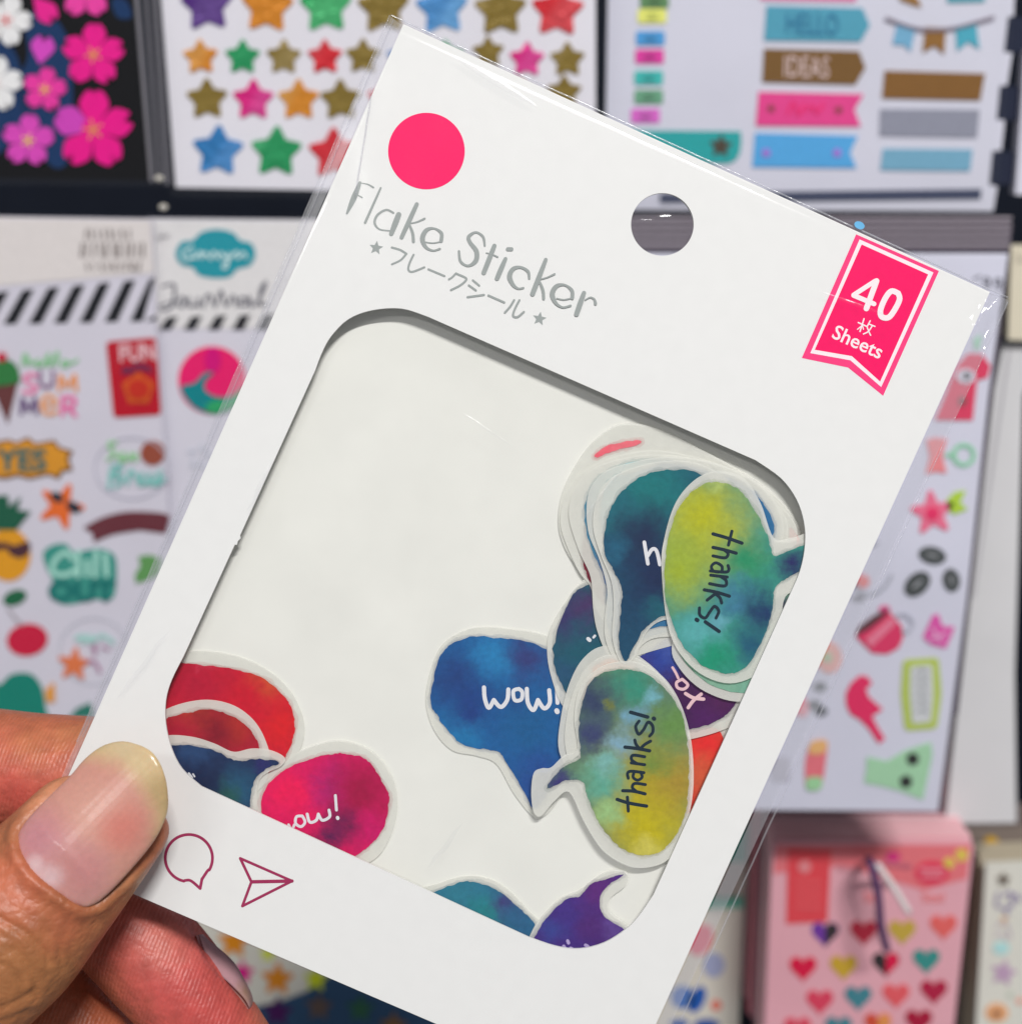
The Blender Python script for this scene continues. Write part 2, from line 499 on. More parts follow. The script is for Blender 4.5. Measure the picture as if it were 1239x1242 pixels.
# pink ribbon badge
n_ = cz(920, 250, 3.884)
badge_edge = ink((255, 62, 128), rough=0.4, amount=0.03)
badge_pink = ink((255, 4, 100), rough=0.4, amount=0.04)
badge = sheet('badge', pk, PF, n_((458, 132), (848, 305), (585, 893), (420, 760), (202, 715)), badge_edge, h=PR, thick=.012 * MM)
print_white = ink((250, 236, 240), rough=0.4, amount=0.02)
sheet('badge_line', badge, PF, n_((474, 156), (822, 312), (576, 852), (431, 726), (242, 692)), print_white, h=PR + .015 * MM, thick=.012 * MM)
sheet('badge_field', badge, PF, n_((484, 180), (797, 321), (571, 826), (438, 706), (263, 676)), badge_pink, h=PR + .03 * MM, thick=.012 * MM)
HB = PR + .05 * MM
brush('number_lettering', badge, PF, [(n_((548, 352), (446, 418)), 5.6, False), (n_((446, 420), (542, 460)), 5.8, False), (n_((554, 352), (506, 482)), 6.8, False),
      (n_((656, 410), (624, 400), (596, 432), (573, 488), (578, 520), (610, 524), (638, 490), (662, 440), (656, 410)), 6.8)], print_white, HB)
text('sheets_lettering', badge, PF, 'Sheets', 1040.5, 414, 18, print_white, HB, TILT, bold=0.012, xs=1.0)
KJ = [(n_((468, 548), (505, 565)), 1.7), (n_((495, 530), (476, 590)), 1.7), (n_((486, 562), (464, 580)), 1.3), (n_((488, 562), (492, 580)), 1.3),
      (n_((524, 540), (510, 566)), 1.6), (n_((518, 555), (546, 566)), 1.6), (n_((534, 563), (515, 590), (492, 602)), 1.6), (n_((509, 568), (518, 592), (526, 608)), 1.6)]
brush('kanji_lettering', badge, PF, KJ, print_white, HB)

# line icons at the foot of the card
wine = ink((160, 46, 88), rough=0.45, amount=0.04)
d_ = cz(0, 840, 3.09)
ring = [(229 + 28.6 * math.cos(rad(t)), 1041 + 28.6 * math.sin(rad(t))) for t in range(102, 402, 12)]
brush('bubble_icon', pk, PF, [(ring + d_((778, 668), (757, 700)), 3.5), (d_((757, 698), (750, 735)), 3.5, False), (d_((750, 735), (715, 706), (692, 705)), 3.4)], wine, PR)
A, B, C_, D = d_((900, 622), (1094, 707), (908, 801), (942, 710))
brush('paper_plane_icon', pk, PF, [([A, B], 3.3, False), ([B, C_], 3.3, False), ([C_, D], 3.3, False), ([D, A], 3.3, False), ([D, B], 4.2, False)], wine, PR)

# clear cellophane sleeve
def sleeve_mesh():
    c = [(473, 17), (1226, 362), (766, 1346), (32, 1037)]
    q = [PF.loc(x, y, 0) for x, y in c]
    nu, nv = 110, 150
    vs, fs = [], []
    hole_c = PF.loc(806, 262, 0)
    for side in (0, 1):
        b0 = len(vs)
        for j in range(nv + 1):
            for i in range(nu + 1):
                s, t = i / nu, j / nv
                p = (q[0] * (1 - s) + q[1] * s) * (1 - t) + (q[3] * (1 - s) + q[2] * s) * t
                k = min(1, s * 78 / 1.2, (1 - s) * 78 / 2.2, t * 102 / .9, (1 - t) * 102 / .3)      # closes just outside the card
                k = k * k * (3 - 2 * k)
                wob = noise.noise((p.x * 60, p.y * 60, side * 9)) * .22 + noise.noise((p.x * 190, p.y * 90, side * 5 + 2)) * .07
                if side == 0:
                    z = -1.0 + k * (1.75 + wob)
                    bow = math.exp(-((s - .22) ** 2 / .02 + (t - .06) ** 2 / .004)) * .22     # puffed corner
                    z += bow * k
                else:
                    z = -1.15 - k * (2.2 + abs(wob))
                    d2 = ((p.x - hole_c.x) / (4.2 * MM)) ** 2 + ((p.y - hole_c.y) / (2.4 * MM)) ** 2
                    z += 1.15 * math.exp(-d2)
                # creased corner
                cr = math.exp(-((1 - s) * 78 / 4.0) ** 2 - (t * 102 / 6.0) ** 2)
                z += cr * noise.noise((p.x * 520, p.y * 520, side)) * 2.6
                edge = noise.noise((s * 13, t * 17, 4)) * .12 * MM * (1 - k)
                vs.append(Vector((p.x + edge, p.y + edge, z * MM)))
        for j in range(nv):
            for i in range(nu):
                a = b0 + j * (nu + 1) + i
                fs.append((a, a + nu + 1, a + nu + 2, a + 1) if side == 0 else (a, a + 1, a + nu + 2, a + nu + 1))
    return vs, fs
vs, fs = sleeve_mesh()
film_m = film('cellophane', gloss=0.6, haze=0.006, bump=0.0, bump_scale=90, rough=0.10)
sl = mesh_obj('sleeve', vs, fs, film_m, pk, smooth=True)
seam_m = film('cellophane_seam', gloss=1.8, haze=0.16, bump=0.10, bump_scale=300, rough=0.16, tint=(.9, .9, .93))
def seam(pts, w, h0, n=60):
    """a welded edge: a thin raised bead"""
    C = [(pts[0][0] + (pts[1][0] - pts[0][0]) * i / n + noise.noise((i * .35, h0 * 900, 1)) * .9, pts[0][1] + (pts[1][1] - pts[0][1]) * i / n) for i in range(n + 1)]
    v, f = [], []
    for i, (x, y) in enumerate(C):
        a, b = C[max(i - 1, 0)], C[min(i + 1, n)]
        tx, ty = b[0] - a[0], b[1] - a[1]; d = math.hypot(tx, ty)
        z = h0 + noise.noise((i * .2, 2, h0 * 500)) * .12 * MM
        for q, up in ((-1, 0), (-.5, .06), (0, .09), (.5, .06), (1, 0)):
            v.append(PF.loc(x - ty / d * w * q / 2, y + tx / d * w * q / 2, z + up * MM))
    for i in range(n):
        for k in range(4):
            a = i * 5 + k; f.append((a, a + 1, a + 6, a + 5))
    return mesh_obj('seam', v, f, seam_m, sl, smooth=True)
margin_m = film('cellophane_margin', gloss=1.4, haze=0.15, bump=0.03, bump_scale=120, rough=0.2, tint=(.95, .95, .97))
for q in ([(474, 20), (487, 30), (43, 1031), (34, 1036)], [(1202, 356), (1223, 364), (766, 1344), (754, 1338)], [(476, 19), (1222, 360), (1201, 352), (490, 27)]):
    mesh_obj('weld_margin', [PF.loc(x, y, -1.08 * MM) for x, y in q], [(3, 2, 1, 0)], margin_m, sl)
seam([(473, 18), (93, 900)], 2.6, -.95 * MM)
seam([(477, 24), (100, 894)], 1.5, -.75 * MM)
seam([(1222, 366), (826, 1236)], 2.4, -.95 * MM)
seam([(474, 18), (1222, 361)], 2.6, -.95 * MM)
seam([(452, 105), (431, 236)], 2.2, 0.62 * MM, 24)
seam([(1040, 277), (1198, 350)], 1.6, -.5 * MM, 24)
crease_m = film('cellophane_crease', gloss=0.6, haze=0.015, bump=0.1, bump_scale=200, rough=0.2)
for a, b, w in (((548, 66), (650, 128), 5), ((142, 848), (205, 766), 3), ((990, 352), (1080, 384), 2), ((300, 620), (330, 560), 2.5), ((520, 1052), (560, 1000), 3), ((700, 640), (760, 560), 2), ((560, 500), (620, 540), 1.2)):
    n = 16; v, f = [], []; L = math.hypot(b[0] - a[0], b[1] - a[1]); nx, ny = -(b[1] - a[1]) / L, (b[0] - a[0]) / L
    for i in range(n + 1):
        t = i / n; ww = w * math.sin(math.pi * t) ** .6 + .2; x = a[0] + (b[0] - a[0]) * t + nx * noise.noise((t * 3, w, a[0])) * 5; y = a[1] + (b[1] - a[1]) * t
        for q, up in ((-1, 0), (-.5, .75), (0, 1), (.5, .75), (1, 0)): v.append(PF.loc(x + nx * ww * q, y + ny * ww * q, (1.02 + up * .018 * ww) * MM))
    for i in range(n):
        for k in range(4): c = i * 5 + k; f.append((c, c + 1, c + 6, c + 5))
    mesh_obj('crease', v, f, crease_m, sl, smooth=True)
blue_dot = sheet('glue_dot', sl, PF, ell(1042, 273, 6.5, 4.5, 24, n=16), ink((110, 180, 225), rough=.2), h=-.4 * MM, thick=.2 * MM)

# ================================================================== flake stickers inside the window
SHT = 0.07 * MM
def paper_mat(name, c, see=0.24):
    m, nt, b = new_mat(name)
    b.inputs['Roughness'].default_value = 0.55
    b.inputs['Specular IOR Level'].default_value = 0.12
    grain(nt, b, rgb(c), 0.03, 700)
    out = nt.nodes['Material Output']
    tr = N(nt, 'ShaderNodeBsdfTransparent')
    mx = N(nt, 'ShaderNodeMixShader'); mx.inputs[0].default_value = see
    nt.links.new(b.outputs[0], mx.inputs[1]); nt.links.new(tr.outputs[0], mx.inputs[2])
    nt.links.new(mx.outputs[0], out.inputs['Surface'])
    return m
vellum = paper_mat('washi_paper', (240, 240, 232), 0.52)
letter_dark = ink((26, 44, 58), rough=.5)
letter_pale = ink((222, 222, 226), rough=.5)
letter_pinkish = ink((228, 190, 196), rough=.5)

def flake(label, level, border, paint, base, spots, letters=None, lmat=None, extra=(), amp=1.4):
    """one die-cut sticker: translucent paper with a watercolour bubble printed on it; level counts sheets up from the back card"""
    h = BACKH + 0.08 * MM + level * 0.135 * MM
    bx, by = border[0]
    fr = CARD.at(sum(p[0] for p in border) / len(border), max(p[1] for p in border))
    o = sheet('flake_sticker', None, fr, crom(border, 6), vellum, h=h + SHT, thick=SHT)
    tag(o, label, 'sticker', 'flake stickers in the package window')
    pm = spots_mat('watercolour', base, spots, fr, h=h + SHT)
    sheet('painted_bubble', o, fr, ragged(paint, amp), pm, h=h + SHT + .036 * MM, thick=.006 * MM)
    # thin wash of the same pigment bleeding past the painted edge
    bl = pm.copy(); nt = bl.node_tree; b = nt.nodes['Principled BSDF']; out = nt.nodes['Material Output']
    tr = N(nt, 'ShaderNodeBsdfTransparent'); mx = N(nt, 'ShaderNodeMixShader'); mx.inputs[0].default_value = .90
    nt.links.new(b.outputs[0], mx.inputs[1]); nt.links.new(tr.outputs[0], mx.inputs[2]); nt.links.new(mx.outputs[0], out.inputs['Surface'])
    for grow in (1.6, 3.2):
        q = crom(paint, 10); L = len(q); r2 = []
        for i, (x, y) in enumerate(q):
            tx, ty = q[(i + 2) % L][0] - q[i - 2][0], q[(i + 2) % L][1] - q[i - 2][1]; d = math.hypot(tx, ty) or 1
            w = grow * (1 + .8 * noise.noise((x * .09, y * .09, grow)) + .5 * noise.noise((x * .3, y * .3, grow)))
            r2.append((x + ty / d * w, y - tx / d * w))
        mesh_obj('paint_bleed', [fr.loc(x, y, h + SHT + (.010 if grow > 2 else .020) * MM) for x, y in r2], [tuple(range(len(r2)))], bl, o)
    for q, c in extra:
        sheet('painted_patch', o, fr, ragged(q, .6), ink(c), h=h + SHT + .036 * MM, thick=.006 * MM)
    if letters:
        brush('lettering', o, fr, letters, lmat, h + SHT + .044 * MM)
    return o

g_ = cz(640, 480, 3.2605); h_ = cz(480, 700, 2.95); i_ = cz(160, 760, 3.0975); j_ = cz(480, 960, 3.0975)
dd = cz(670, 520, 4.14); ee = cz(640, 780, 4.437); cc = cz(820, 570, 4.28)

# ---- lower group on the left
flake('largest red sticker at the lower left of the window, under two others', 1,
      [(160, 820), (205, 796), (241, 789), (289, 796), (328, 815), (354, 841), (368, 873), (367, 902), (350, 932), (330, 960), (240, 985), (165, 930)],
      [(170, 830), (200, 808), (225, 805), (273, 810), (315, 821), (341, 841), (355, 863), (357, 889), (346, 918), (325, 945), (240, 970), (175, 920)],
      (196, 24, 48), [(235, 830, 44, (178, 20, 52)), (322, 826, 26, (200, 84, 44)), (345, 880, 34, (214, 30, 38)), (300, 845, 30, (200, 20, 45)), (250, 800, 12, (205, 70, 95))])
flake('brownish red sticker with pale rim, middle one of the lower left three', 3,
      [(170, 885), (202, 860), (244, 849), (279, 854), (305, 871), (321, 896), (327, 925), (312, 960), (240, 985), (180, 950)],
      [(178, 890), (202, 872), (231, 864), (257, 861), (289, 873), (308, 892), (315, 910), (312, 935), (300, 955), (240, 972), (188, 940)],
      (165, 25, 48), [(235, 872, 26, (176, 58, 38)), (285, 878, 26, (175, 45, 40)), (260, 888, 26, (130, 22, 40)), (220, 893, 26, (168, 22, 52))])
flake('navy sticker with pointed tip at the lower left window corner', 5,
      [(180, 900), (204, 892), (234, 894), (260, 902), (283, 912), (305, 908), (328, 910), (345, 919), (341, 929), (320, 940), (312, 954), (311, 985), (300, 1010), (230, 1000), (190, 950)],
      [(190, 910), (208, 905), (237, 905), (263, 912), (286, 923), (312, 921), (338, 925), (321, 934), (310, 945), (305, 960), (302, 982), (295, 1000), (235, 990), (200, 950)],
      (30, 48, 84), [(290, 960, 30, (36, 82, 112)), (270, 965, 18, (40, 92, 84)), (235, 915, 22, (40, 70, 112)), (320, 926, 14, (44, 44, 100)), (250, 945, 26, (26, 40, 74))],
      [([(229, 938), (233, 943)], 2.4, False), ([(234, 939), (236, 942)], 2, False)], letter_pale)
flake('crimson sticker reading wow beside the navy one near the lower window edge', 2,
      [(300, 985), (312, 950), (341, 928), (370, 908), (412, 898), (451, 911), (476, 943), (482, 980), (472, 1018), (450, 1045), (400, 1060), (330, 1040)],
      [(318, 985), (322, 956), (350, 931), (386, 918), (415, 914), (444, 921), (463, 947), (472, 970), (464, 1005), (445, 1028), (425, 1041), (390, 1050), (340, 1035)],
      (206, 20, 92), [(350, 960, 38, (234, 22, 84)), (400, 955, 26, (176, 30, 108)), (440, 960, 40, (160, 16, 66)), (415, 1000, 24, (104, 26, 74)), (395, 1015, 17, (92, 28, 78)), (452, 1010, 24, (196, 18, 98)), (375, 935, 18, (212, 20, 92))],
      [(i_((588, 745), (600, 762), (610, 745)), 3.2), (i_((640, 712), (618, 715), (615, 740), (635, 752), (650, 735), (640, 712)), 3.4),
       (i_((658, 705), (668, 735), (692, 728), (700, 705)), 3.6), (i_((700, 705), (715, 728), (742, 715), (740, 690)), 3.6), (i_((764, 635), (768, 690)), 3.4), (i_((772, 718), (773, 721)), 4.2)], letter_pale)
flake('teal sticker half hidden behind the lower card edge', 1,
      [(490, 1095), (510, 1078), (528, 1073), (561, 1063), (590, 1065), (616, 1079), (641, 1105), (656, 1124), (650, 1165), (560, 1180), (490, 1130)],
      [(505, 1100), (525, 1083), (561, 1070), (587, 1073), (609, 1084), (635, 1107), (649, 1125), (640, 1155), (560, 1165), (505, 1125)],
      (44, 110, 138), [(555, 1085, 30, (48, 120, 140)), (590, 1105, 22, (38, 128, 132)), (618, 1095, 22, (64, 62, 118)), (635, 1118, 24, (44, 96, 134))])
flake('violet sticker with curled tail at the lower right of the window', 3,
      [(630, 1165), (641, 1138), (654, 1115), (680, 1089), (703, 1079), (729, 1060), (748, 1055), (762, 1060), (758, 1075), (740, 1090), (740, 1106), (763, 1124), (775, 1150), (740, 1190), (660, 1190)],
      [(640, 1160), (646, 1141), (664, 1112), (687, 1091), (703, 1087), (716, 1073), (736, 1066), (756, 1061), (735, 1076), (727, 1092), (733, 1112), (758, 1129), (765, 1150), (735, 1180), (665, 1180)],
      (72, 42, 122), [(690, 1115, 40, (66, 48, 128)), (725, 1080, 26, (92, 42, 118)), (720, 1125, 26, (78, 40, 112)), (665, 1130, 18, (58, 66, 140)), (745, 1130, 18, (96, 70, 142))],
      [(j_((645, 562), (648, 570)), 4), (j_((630, 582), (634, 588)), 4), (j_((712, 578), (720, 582)), 4), (j_((655, 588), (662, 590)), 3)], ink((176, 160, 205)), amp=.9)

# ---- blue wow
flake('blue sticker reading wow in the middle of the window', 1,
      [(516, 849), (524, 806), (540, 778), (575, 761), (622, 763), (665, 772), (705, 800), (720, 860), (700, 930), (672, 978), (654, 993), (643, 988), (622, 961), (602, 927), (578, 917), (548, 910), (526, 885)],
      [(522, 847), (531, 802), (548, 781), (575, 772), (604, 774), (629, 776), (665, 788), (695, 812), (705, 860), (690, 915), (665, 960), (648, 981), (632, 955), (609, 917), (595, 910), (561, 903), (541, 883), (527, 863)],
      (30, 92, 150), [(550, 820, 40, (34, 66, 124)), (598, 795, 26, (40, 124, 178)), (640, 800, 28, (52, 62, 118)), (560, 885, 26, (34, 124, 176)), (640, 880, 34, (28, 90, 142)), (570, 860, 30, (32, 62, 126)), (655, 950, 40, (38, 72, 140)), (620, 850, 20, (34, 80, 136))],
      [(h_((315, 395), (318, 435), (332, 468), (350, 440)), 5), (h_((350, 440), (375, 465), (398, 440), (402, 402)), 5),
       (h_((440, 400), (420, 408), (425, 440), (448, 438), (452, 412), (440, 400)), 4.6),
       (h_((468, 400), (472, 450), (492, 476), (508, 440)), 5), (h_((508, 440), (530, 470), (550, 450), (548, 405)), 5),
       (h_((576, 395), (578, 450)), 5), (h_((575, 478), (577, 482)), 6)], letter_pale)
# ---- dark bubble behind
flake('dark violet and teal sticker between the blue wow and the big stack', 3,
      [(664, 775), (680, 738), (713, 700), (760, 700), (800, 760), (790, 830), (740, 870), (690, 865), (668, 820)],
      [(671, 787), (684, 742), (706, 712), (755, 712), (788, 762), (778, 825), (735, 858), (698, 852), (677, 822)],
      (34, 84, 100), [(685, 750, 38, (58, 50, 100)), (705, 800, 40, (28, 88, 104)), (682, 820, 24, (38, 80, 112)), (712, 735, 20, (70, 52, 96))],
      [(dd((178, 1055), (186, 1062)), 4.5), (dd((205, 1048), (212, 1040)), 3)], letter_pale)
# ---- red-orange at the far right
flake('orange red sticker peeking out beside the lower thanks sticker', 2,
      [(800, 880), (830, 876), (885, 872), (900, 900), (890, 960), (860, 1000), (815, 990)],
      [(805, 890), (835, 886), (868, 884), (880, 910), (876, 950), (850, 985), (812, 975)],
      (218, 62, 48), [(855, 900, 26, (224, 44, 44)), (850, 945, 30, (206, 92, 60))])
# ---- purple sticker with x o
flake('dark purple sticker with pink letters between the two thanks stickers', 5,
      [(740, 830), (752, 804), (785, 775), (812, 765), (860, 770), (905, 820), (905, 868), (880, 884), (836, 897), (780, 905)],
      [(752, 830), (768, 803), (790, 788), (811, 775), (855, 780), (895, 830), (890, 856), (870, 874), (836, 885), (785, 890)],
      (62, 30, 84), [(800, 795, 34, (44, 66, 148)), (845, 850, 40, (66, 26, 74)), (855, 870, 24, (78, 28, 92)), (815, 790, 14, (62, 84, 160)), (875, 850, 22, (80, 30, 82))],
      [(ee((778, 132), (795, 160), (808, 188)), 3.2), (ee((830, 195), (800, 212), (805, 240), (838, 248), (860, 225), (830, 195)), 3.6),
       (ee((862, 348), (890, 310), (932, 275)), 4.2), (ee((848, 272), (890, 295), (945, 302)), 4.2)], letter_pinkish)

# ---- big stack in the upper right corner of the window
flake('pale sticker with a pink streak, lowest of the upper right stack', 2,
      [(677, 630), (684, 590), (710, 545), (738, 520), (763, 513), (800, 521), (850, 545), (905, 575), (950, 610), (976, 655), (985, 700), (930, 760), (840, 790), (770, 760), (725, 725), (700, 690), (683, 660)],
      [(722, 551), (738, 540), (772, 534), (776, 538), (758, 543), (738, 549), (724, 555)],
      (232, 110, 122), [(730, 550, 12, (236, 96, 112))], amp=1.0, extra=[([(958, 640), (974, 662), (960, 664)], (220, 72, 92))])
flake('pale sticker with dark red rim under the teal ones of the upper right stack', 4,
      [(680, 640), (684, 606), (700, 578), (735, 557), (790, 546), (850, 556), (910, 580), (955, 622), (966, 655), (940, 720), (850, 770), (760, 775), (726, 745), (716, 712), (700, 690)],
      [(706, 668), (712, 630), (730, 600), (800, 575), (900, 600), (945, 650), (925, 710), (840, 750), (770, 755), (727, 728), (717, 708), (709, 690)],
      (126, 44, 60), [(720, 705, 22, (112, 36, 52)), (685, 650, 10, (190, 60, 70))])
flake('pale blue rimmed sticker third from the bottom of the upper right stack', 6,
      [(690, 629), (693, 602), (707, 578), (735, 561), (790, 551), (850, 558), (905, 580), (945, 615), (955, 650), (935, 720), (850, 770), (790, 790), (752, 800), (737, 795), (724, 765), (719, 737), (716, 700), (702, 668)],
      [(709, 628), (713, 600), (728, 578), (760, 562), (800, 558), (850, 566), (900, 584), (932, 615), (942, 650), (920, 710), (840, 755), (780, 775), (748, 785), (737, 760), (736, 735), (732, 700), (718, 668)],
      (60, 120, 150), [(720, 640, 30, (70, 130, 160)), (760, 580, 50, (150, 196, 196)), (930, 610, 40, (56, 112, 160)), (735, 700, 30, (90, 110, 150))])
flake('blue rimmed sticker directly under the dark teal one', 8,
      [(711, 617), (716, 592), (735, 571), (770, 560), (810, 554), (860, 560), (912, 580), (938, 606), (950, 645), (930, 710), (850, 765), (790, 775), (765, 797), (745, 799), (734, 775), (733, 750), (736, 715), (727, 680), (714, 648)],
      [(728, 617), (733, 595), (745, 580), (780, 570), (810, 562), (860, 572), (905, 590), (928, 615), (938, 645), (915, 705), (840, 750), (780, 765), (757, 790), (745, 775), (746, 735), (740, 690), (730, 650)],
      (52, 108, 150), [(740, 600, 60, (120, 180, 186)), (735, 690, 40, (60, 90, 140)), (930, 625, 30, (44, 104, 150))])
flake('dark teal sticker with a white letter h, partly under the upper thanks', 10,
      [(719, 640), (722, 610), (735, 585), (760, 570), (805, 559), (850, 563), (890, 590), (915, 640), (900, 710), (850, 750), (805, 752), (783, 768), (770, 797), (757, 806), (748, 795), (742, 770), (744, 735), (741, 705), (728, 672)],
      [(733, 670), (734, 640), (741, 616), (758, 592), (780, 577), (805, 570), (845, 573), (880, 600), (898, 640), (885, 700), (845, 740), (805, 747), (783, 761), (770, 781), (759, 801), (751, 785), (752, 748), (754, 715), (743, 690)],
      (28, 74, 102), [(790, 595, 56, (26, 116, 118)), (750, 625, 26, (34, 110, 122)), (780, 650, 40, (30, 46, 78)), (765, 730, 44, (26, 66, 96)), (795, 700, 36, (28, 44, 80)), (745, 665, 18, (34, 92, 120)), (800, 740, 18, (28, 90, 106))],
      [(dd((460, 570), (468, 620), (478, 678)), 4.4), (dd((476, 640), (500, 605), (522, 615), (538, 682)), 4.4), (dd((575, 560), (560, 600), (562, 660)), 4.4)], letter_pale)
flake('pale green sticker edge showing just below the upper thanks sticker', 9,
      [(815, 780), (824, 811), (855, 839), (901, 851), (950, 830), (985, 745), (970, 700), (900, 690), (840, 720)],
      [(822, 780), (832, 804), (858, 828), (898, 841), (930, 832), (952, 770), (965, 728), (950, 722), (935, 760), (880, 780), (845, 770)],
      (118, 166, 140), [(860, 830, 30, (128, 170, 146)), (905, 838, 24, (120, 172, 150)), (955, 735, 20, (54, 50, 78)), (940, 800, 24, (70, 130, 120))])
flake('yellow green sticker reading thanks at the top of the upper right stack', 12,
      [(802, 690), (806, 650), (820, 608), (845, 580), (873, 571), (902, 580), (922, 610), (938, 652), (960, 652), (985, 648), (1000, 680), (980, 712), (952, 724), (945, 770), (925, 812), (885, 829), (842, 812), (812, 768)],
      [(807, 680), (811, 650), (824, 614), (845, 592), (867, 585), (893, 592), (914, 617), (931, 652), (938, 674), (955, 668), (978, 662), (984, 682), (958, 699), (940, 712), (936, 740), (928, 768), (907, 806), (885, 817), (855, 809), (828, 783), (812, 745), (806, 710)],
      (58, 142, 128), [(850, 630, 66, (178, 180, 34)), (822, 690, 44, (156, 174, 50)), (868, 590, 13, (170, 188, 104)), (905, 680, 28, (40, 138, 96)), (890, 730, 26, (62, 122, 148)), (845, 768, 28, (88, 168, 168)), (926, 742, 30, (28, 56, 98)), (912, 785, 26, (30, 84, 112)), (866, 800, 24, (24, 142, 108)), (872, 752, 12, (96, 160, 172)), (962, 682, 22, (38, 42, 94))],
      [(cc((190, 332), (260, 352), (340, 380)), 4.2), (cc((288, 318), (270, 390)), 3.8),
       (cc((310, 432), (250, 415), (190, 402)), 4.0), (cc((246, 414), (268, 434), (252, 456), (190, 446)), 3.7),
       (cc((236, 530), (236, 500), (205, 482), (182, 500), (192, 524), (220, 530)), 3.5), (cc((268, 496), (272, 518), (255, 530), (176, 524)), 3.6),
       (cc((264, 556), (178, 546)), 3.6), (cc((232, 554), (258, 574), (250, 602), (172, 590)), 3.6),
       (cc((275, 655), (210, 635), (145, 622)), 3.8), (cc((200, 640), (225, 662), (235, 690)), 3.6), (cc((205, 640), (160, 675)), 3.6),
       (cc((206, 768), (220, 732), (198, 708), (174, 736), (150, 768), (122, 752), (120, 716)), 3.6),
       (cc((150, 788), (222, 838)), 4.0), (cc((104, 776), (110, 780)), 4.6)], letter_dark)

# ---- lower thanks with two under it
flake('cream sticker with an orange tip, lower of the two under the bottom thanks sticker', 7,
      [(678, 912), (680, 870), (690, 830), (706, 800), (730, 784), (765, 790), (810, 830), (835, 900), (830, 970), (790, 1020), (740, 1000), (700, 950)],
      [(718, 812), (728, 804), (742, 799), (770, 806), (780, 830), (740, 840), (722, 825)],
      (222, 130, 84), [(735, 805, 20, (214, 118, 66))], amp=.8)
flake('cream sticker directly under the bottom thanks sticker', 9,
      [(686, 910), (687, 870), (698, 832), (715, 806), (742, 794), (785, 805), (818, 850), (833, 910), (828, 980), (790, 1030), (745, 1015), (705, 960)],
      [(706, 850), (714, 825), (728, 811), (745, 806), (770, 812), (760, 840), (720, 850)],
      (236, 196, 172), [(725, 815, 22, (238, 190, 160))], amp=.8)
flake('green and mustard sticker reading thanks at the lower right of the window', 11,
      [(647, 985), (644, 962), (647, 938), (657, 932), (668, 931), (683, 917), (700, 908), (696, 870), (704, 832), (730, 808), (762, 802), (784, 808), (807, 824), (825, 853), (837, 893), (841, 938), (838, 976), (826, 1020), (807, 1045), (780, 1053), (757, 1049), (730, 1031), (708, 997), (690, 961), (672, 972), (656, 990)],
      [(704, 915), (702, 877), (711, 836), (730, 817), (757, 812), (784, 818), (810, 840), (827, 870), (834, 906), (835, 940), (832, 980), (820, 1012), (802, 1032), (780, 1038), (757, 1031), (737, 1013), (721, 988), (712, 966), (706, 948), (686, 947), (664, 957), (669, 946), (684, 930), (702, 921)],
      (92, 124, 100), [(790, 960, 70, (170, 156, 40)), (785, 1005, 50, (188, 174, 22)), (820, 950, 34, (164, 138, 52)), (815, 880, 30, (100, 140, 74)), (765, 830, 28, (54, 140, 118)), (718, 848, 30, (52, 64, 96)), (716, 892, 24, (58, 66, 106)), (728, 950, 30, (94, 164, 142)), (736, 988, 18, (150, 188, 126)), (788, 846, 13, (116, 174, 186)), (770, 870, 15, (112, 158, 180)), (752, 900, 17, (126, 166, 186)), (736, 928, 16, (120, 174, 168)), (792, 925, 18, (116, 138, 62)), (785, 1030, 18, (202, 192, 86)), (738, 858, 8, (116, 124, 62)), (678, 944, 18, (56, 48, 112))],
      [(ee((480, 842), (545, 862), (638, 878)), 4.2), (ee((540, 905), (535, 830)), 3.8),
       (ee((510, 795), (570, 798), (630, 812)), 4.0), (ee((585, 800), (562, 778), (575, 756), (632, 762)), 3.6),
       (ee((572, 692), (566, 722), (590, 738), (614, 722), (606, 694)), 3.5), (ee((540, 728), (536, 702), (555, 690), (624, 698)), 3.6),
       (ee((556, 645), (628, 655)), 3.6), (ee((585, 648), (558, 628), (566, 604), (628, 612)), 3.6),
       (ee((522, 560), (590, 568), (655, 580)), 4.0), (ee((600, 568), (582, 545), (575, 522)), 3.6), (ee((605, 568), (630, 545), (660, 528)), 3.6),
       (ee((598, 420), (580, 450), (596, 490), (622, 466), (646, 426), (670, 444), (672, 478), (655, 500)), 3.6),
       (ee((552, 372), (645, 398)), 4.0), (ee((676, 405), (680, 408)), 4.6)], letter_dark)

# ================================================================== packs hanging on the rack behind
bg_film = film('pack_film', gloss=0.7, haze=0.006, bump=0.35, bump_scale=45, rough=0.12)
H1, H2, H3, H4 = .35 * MM, .6 * MM, .85 * MM, 1.1 * MM
TH = .15 * MM

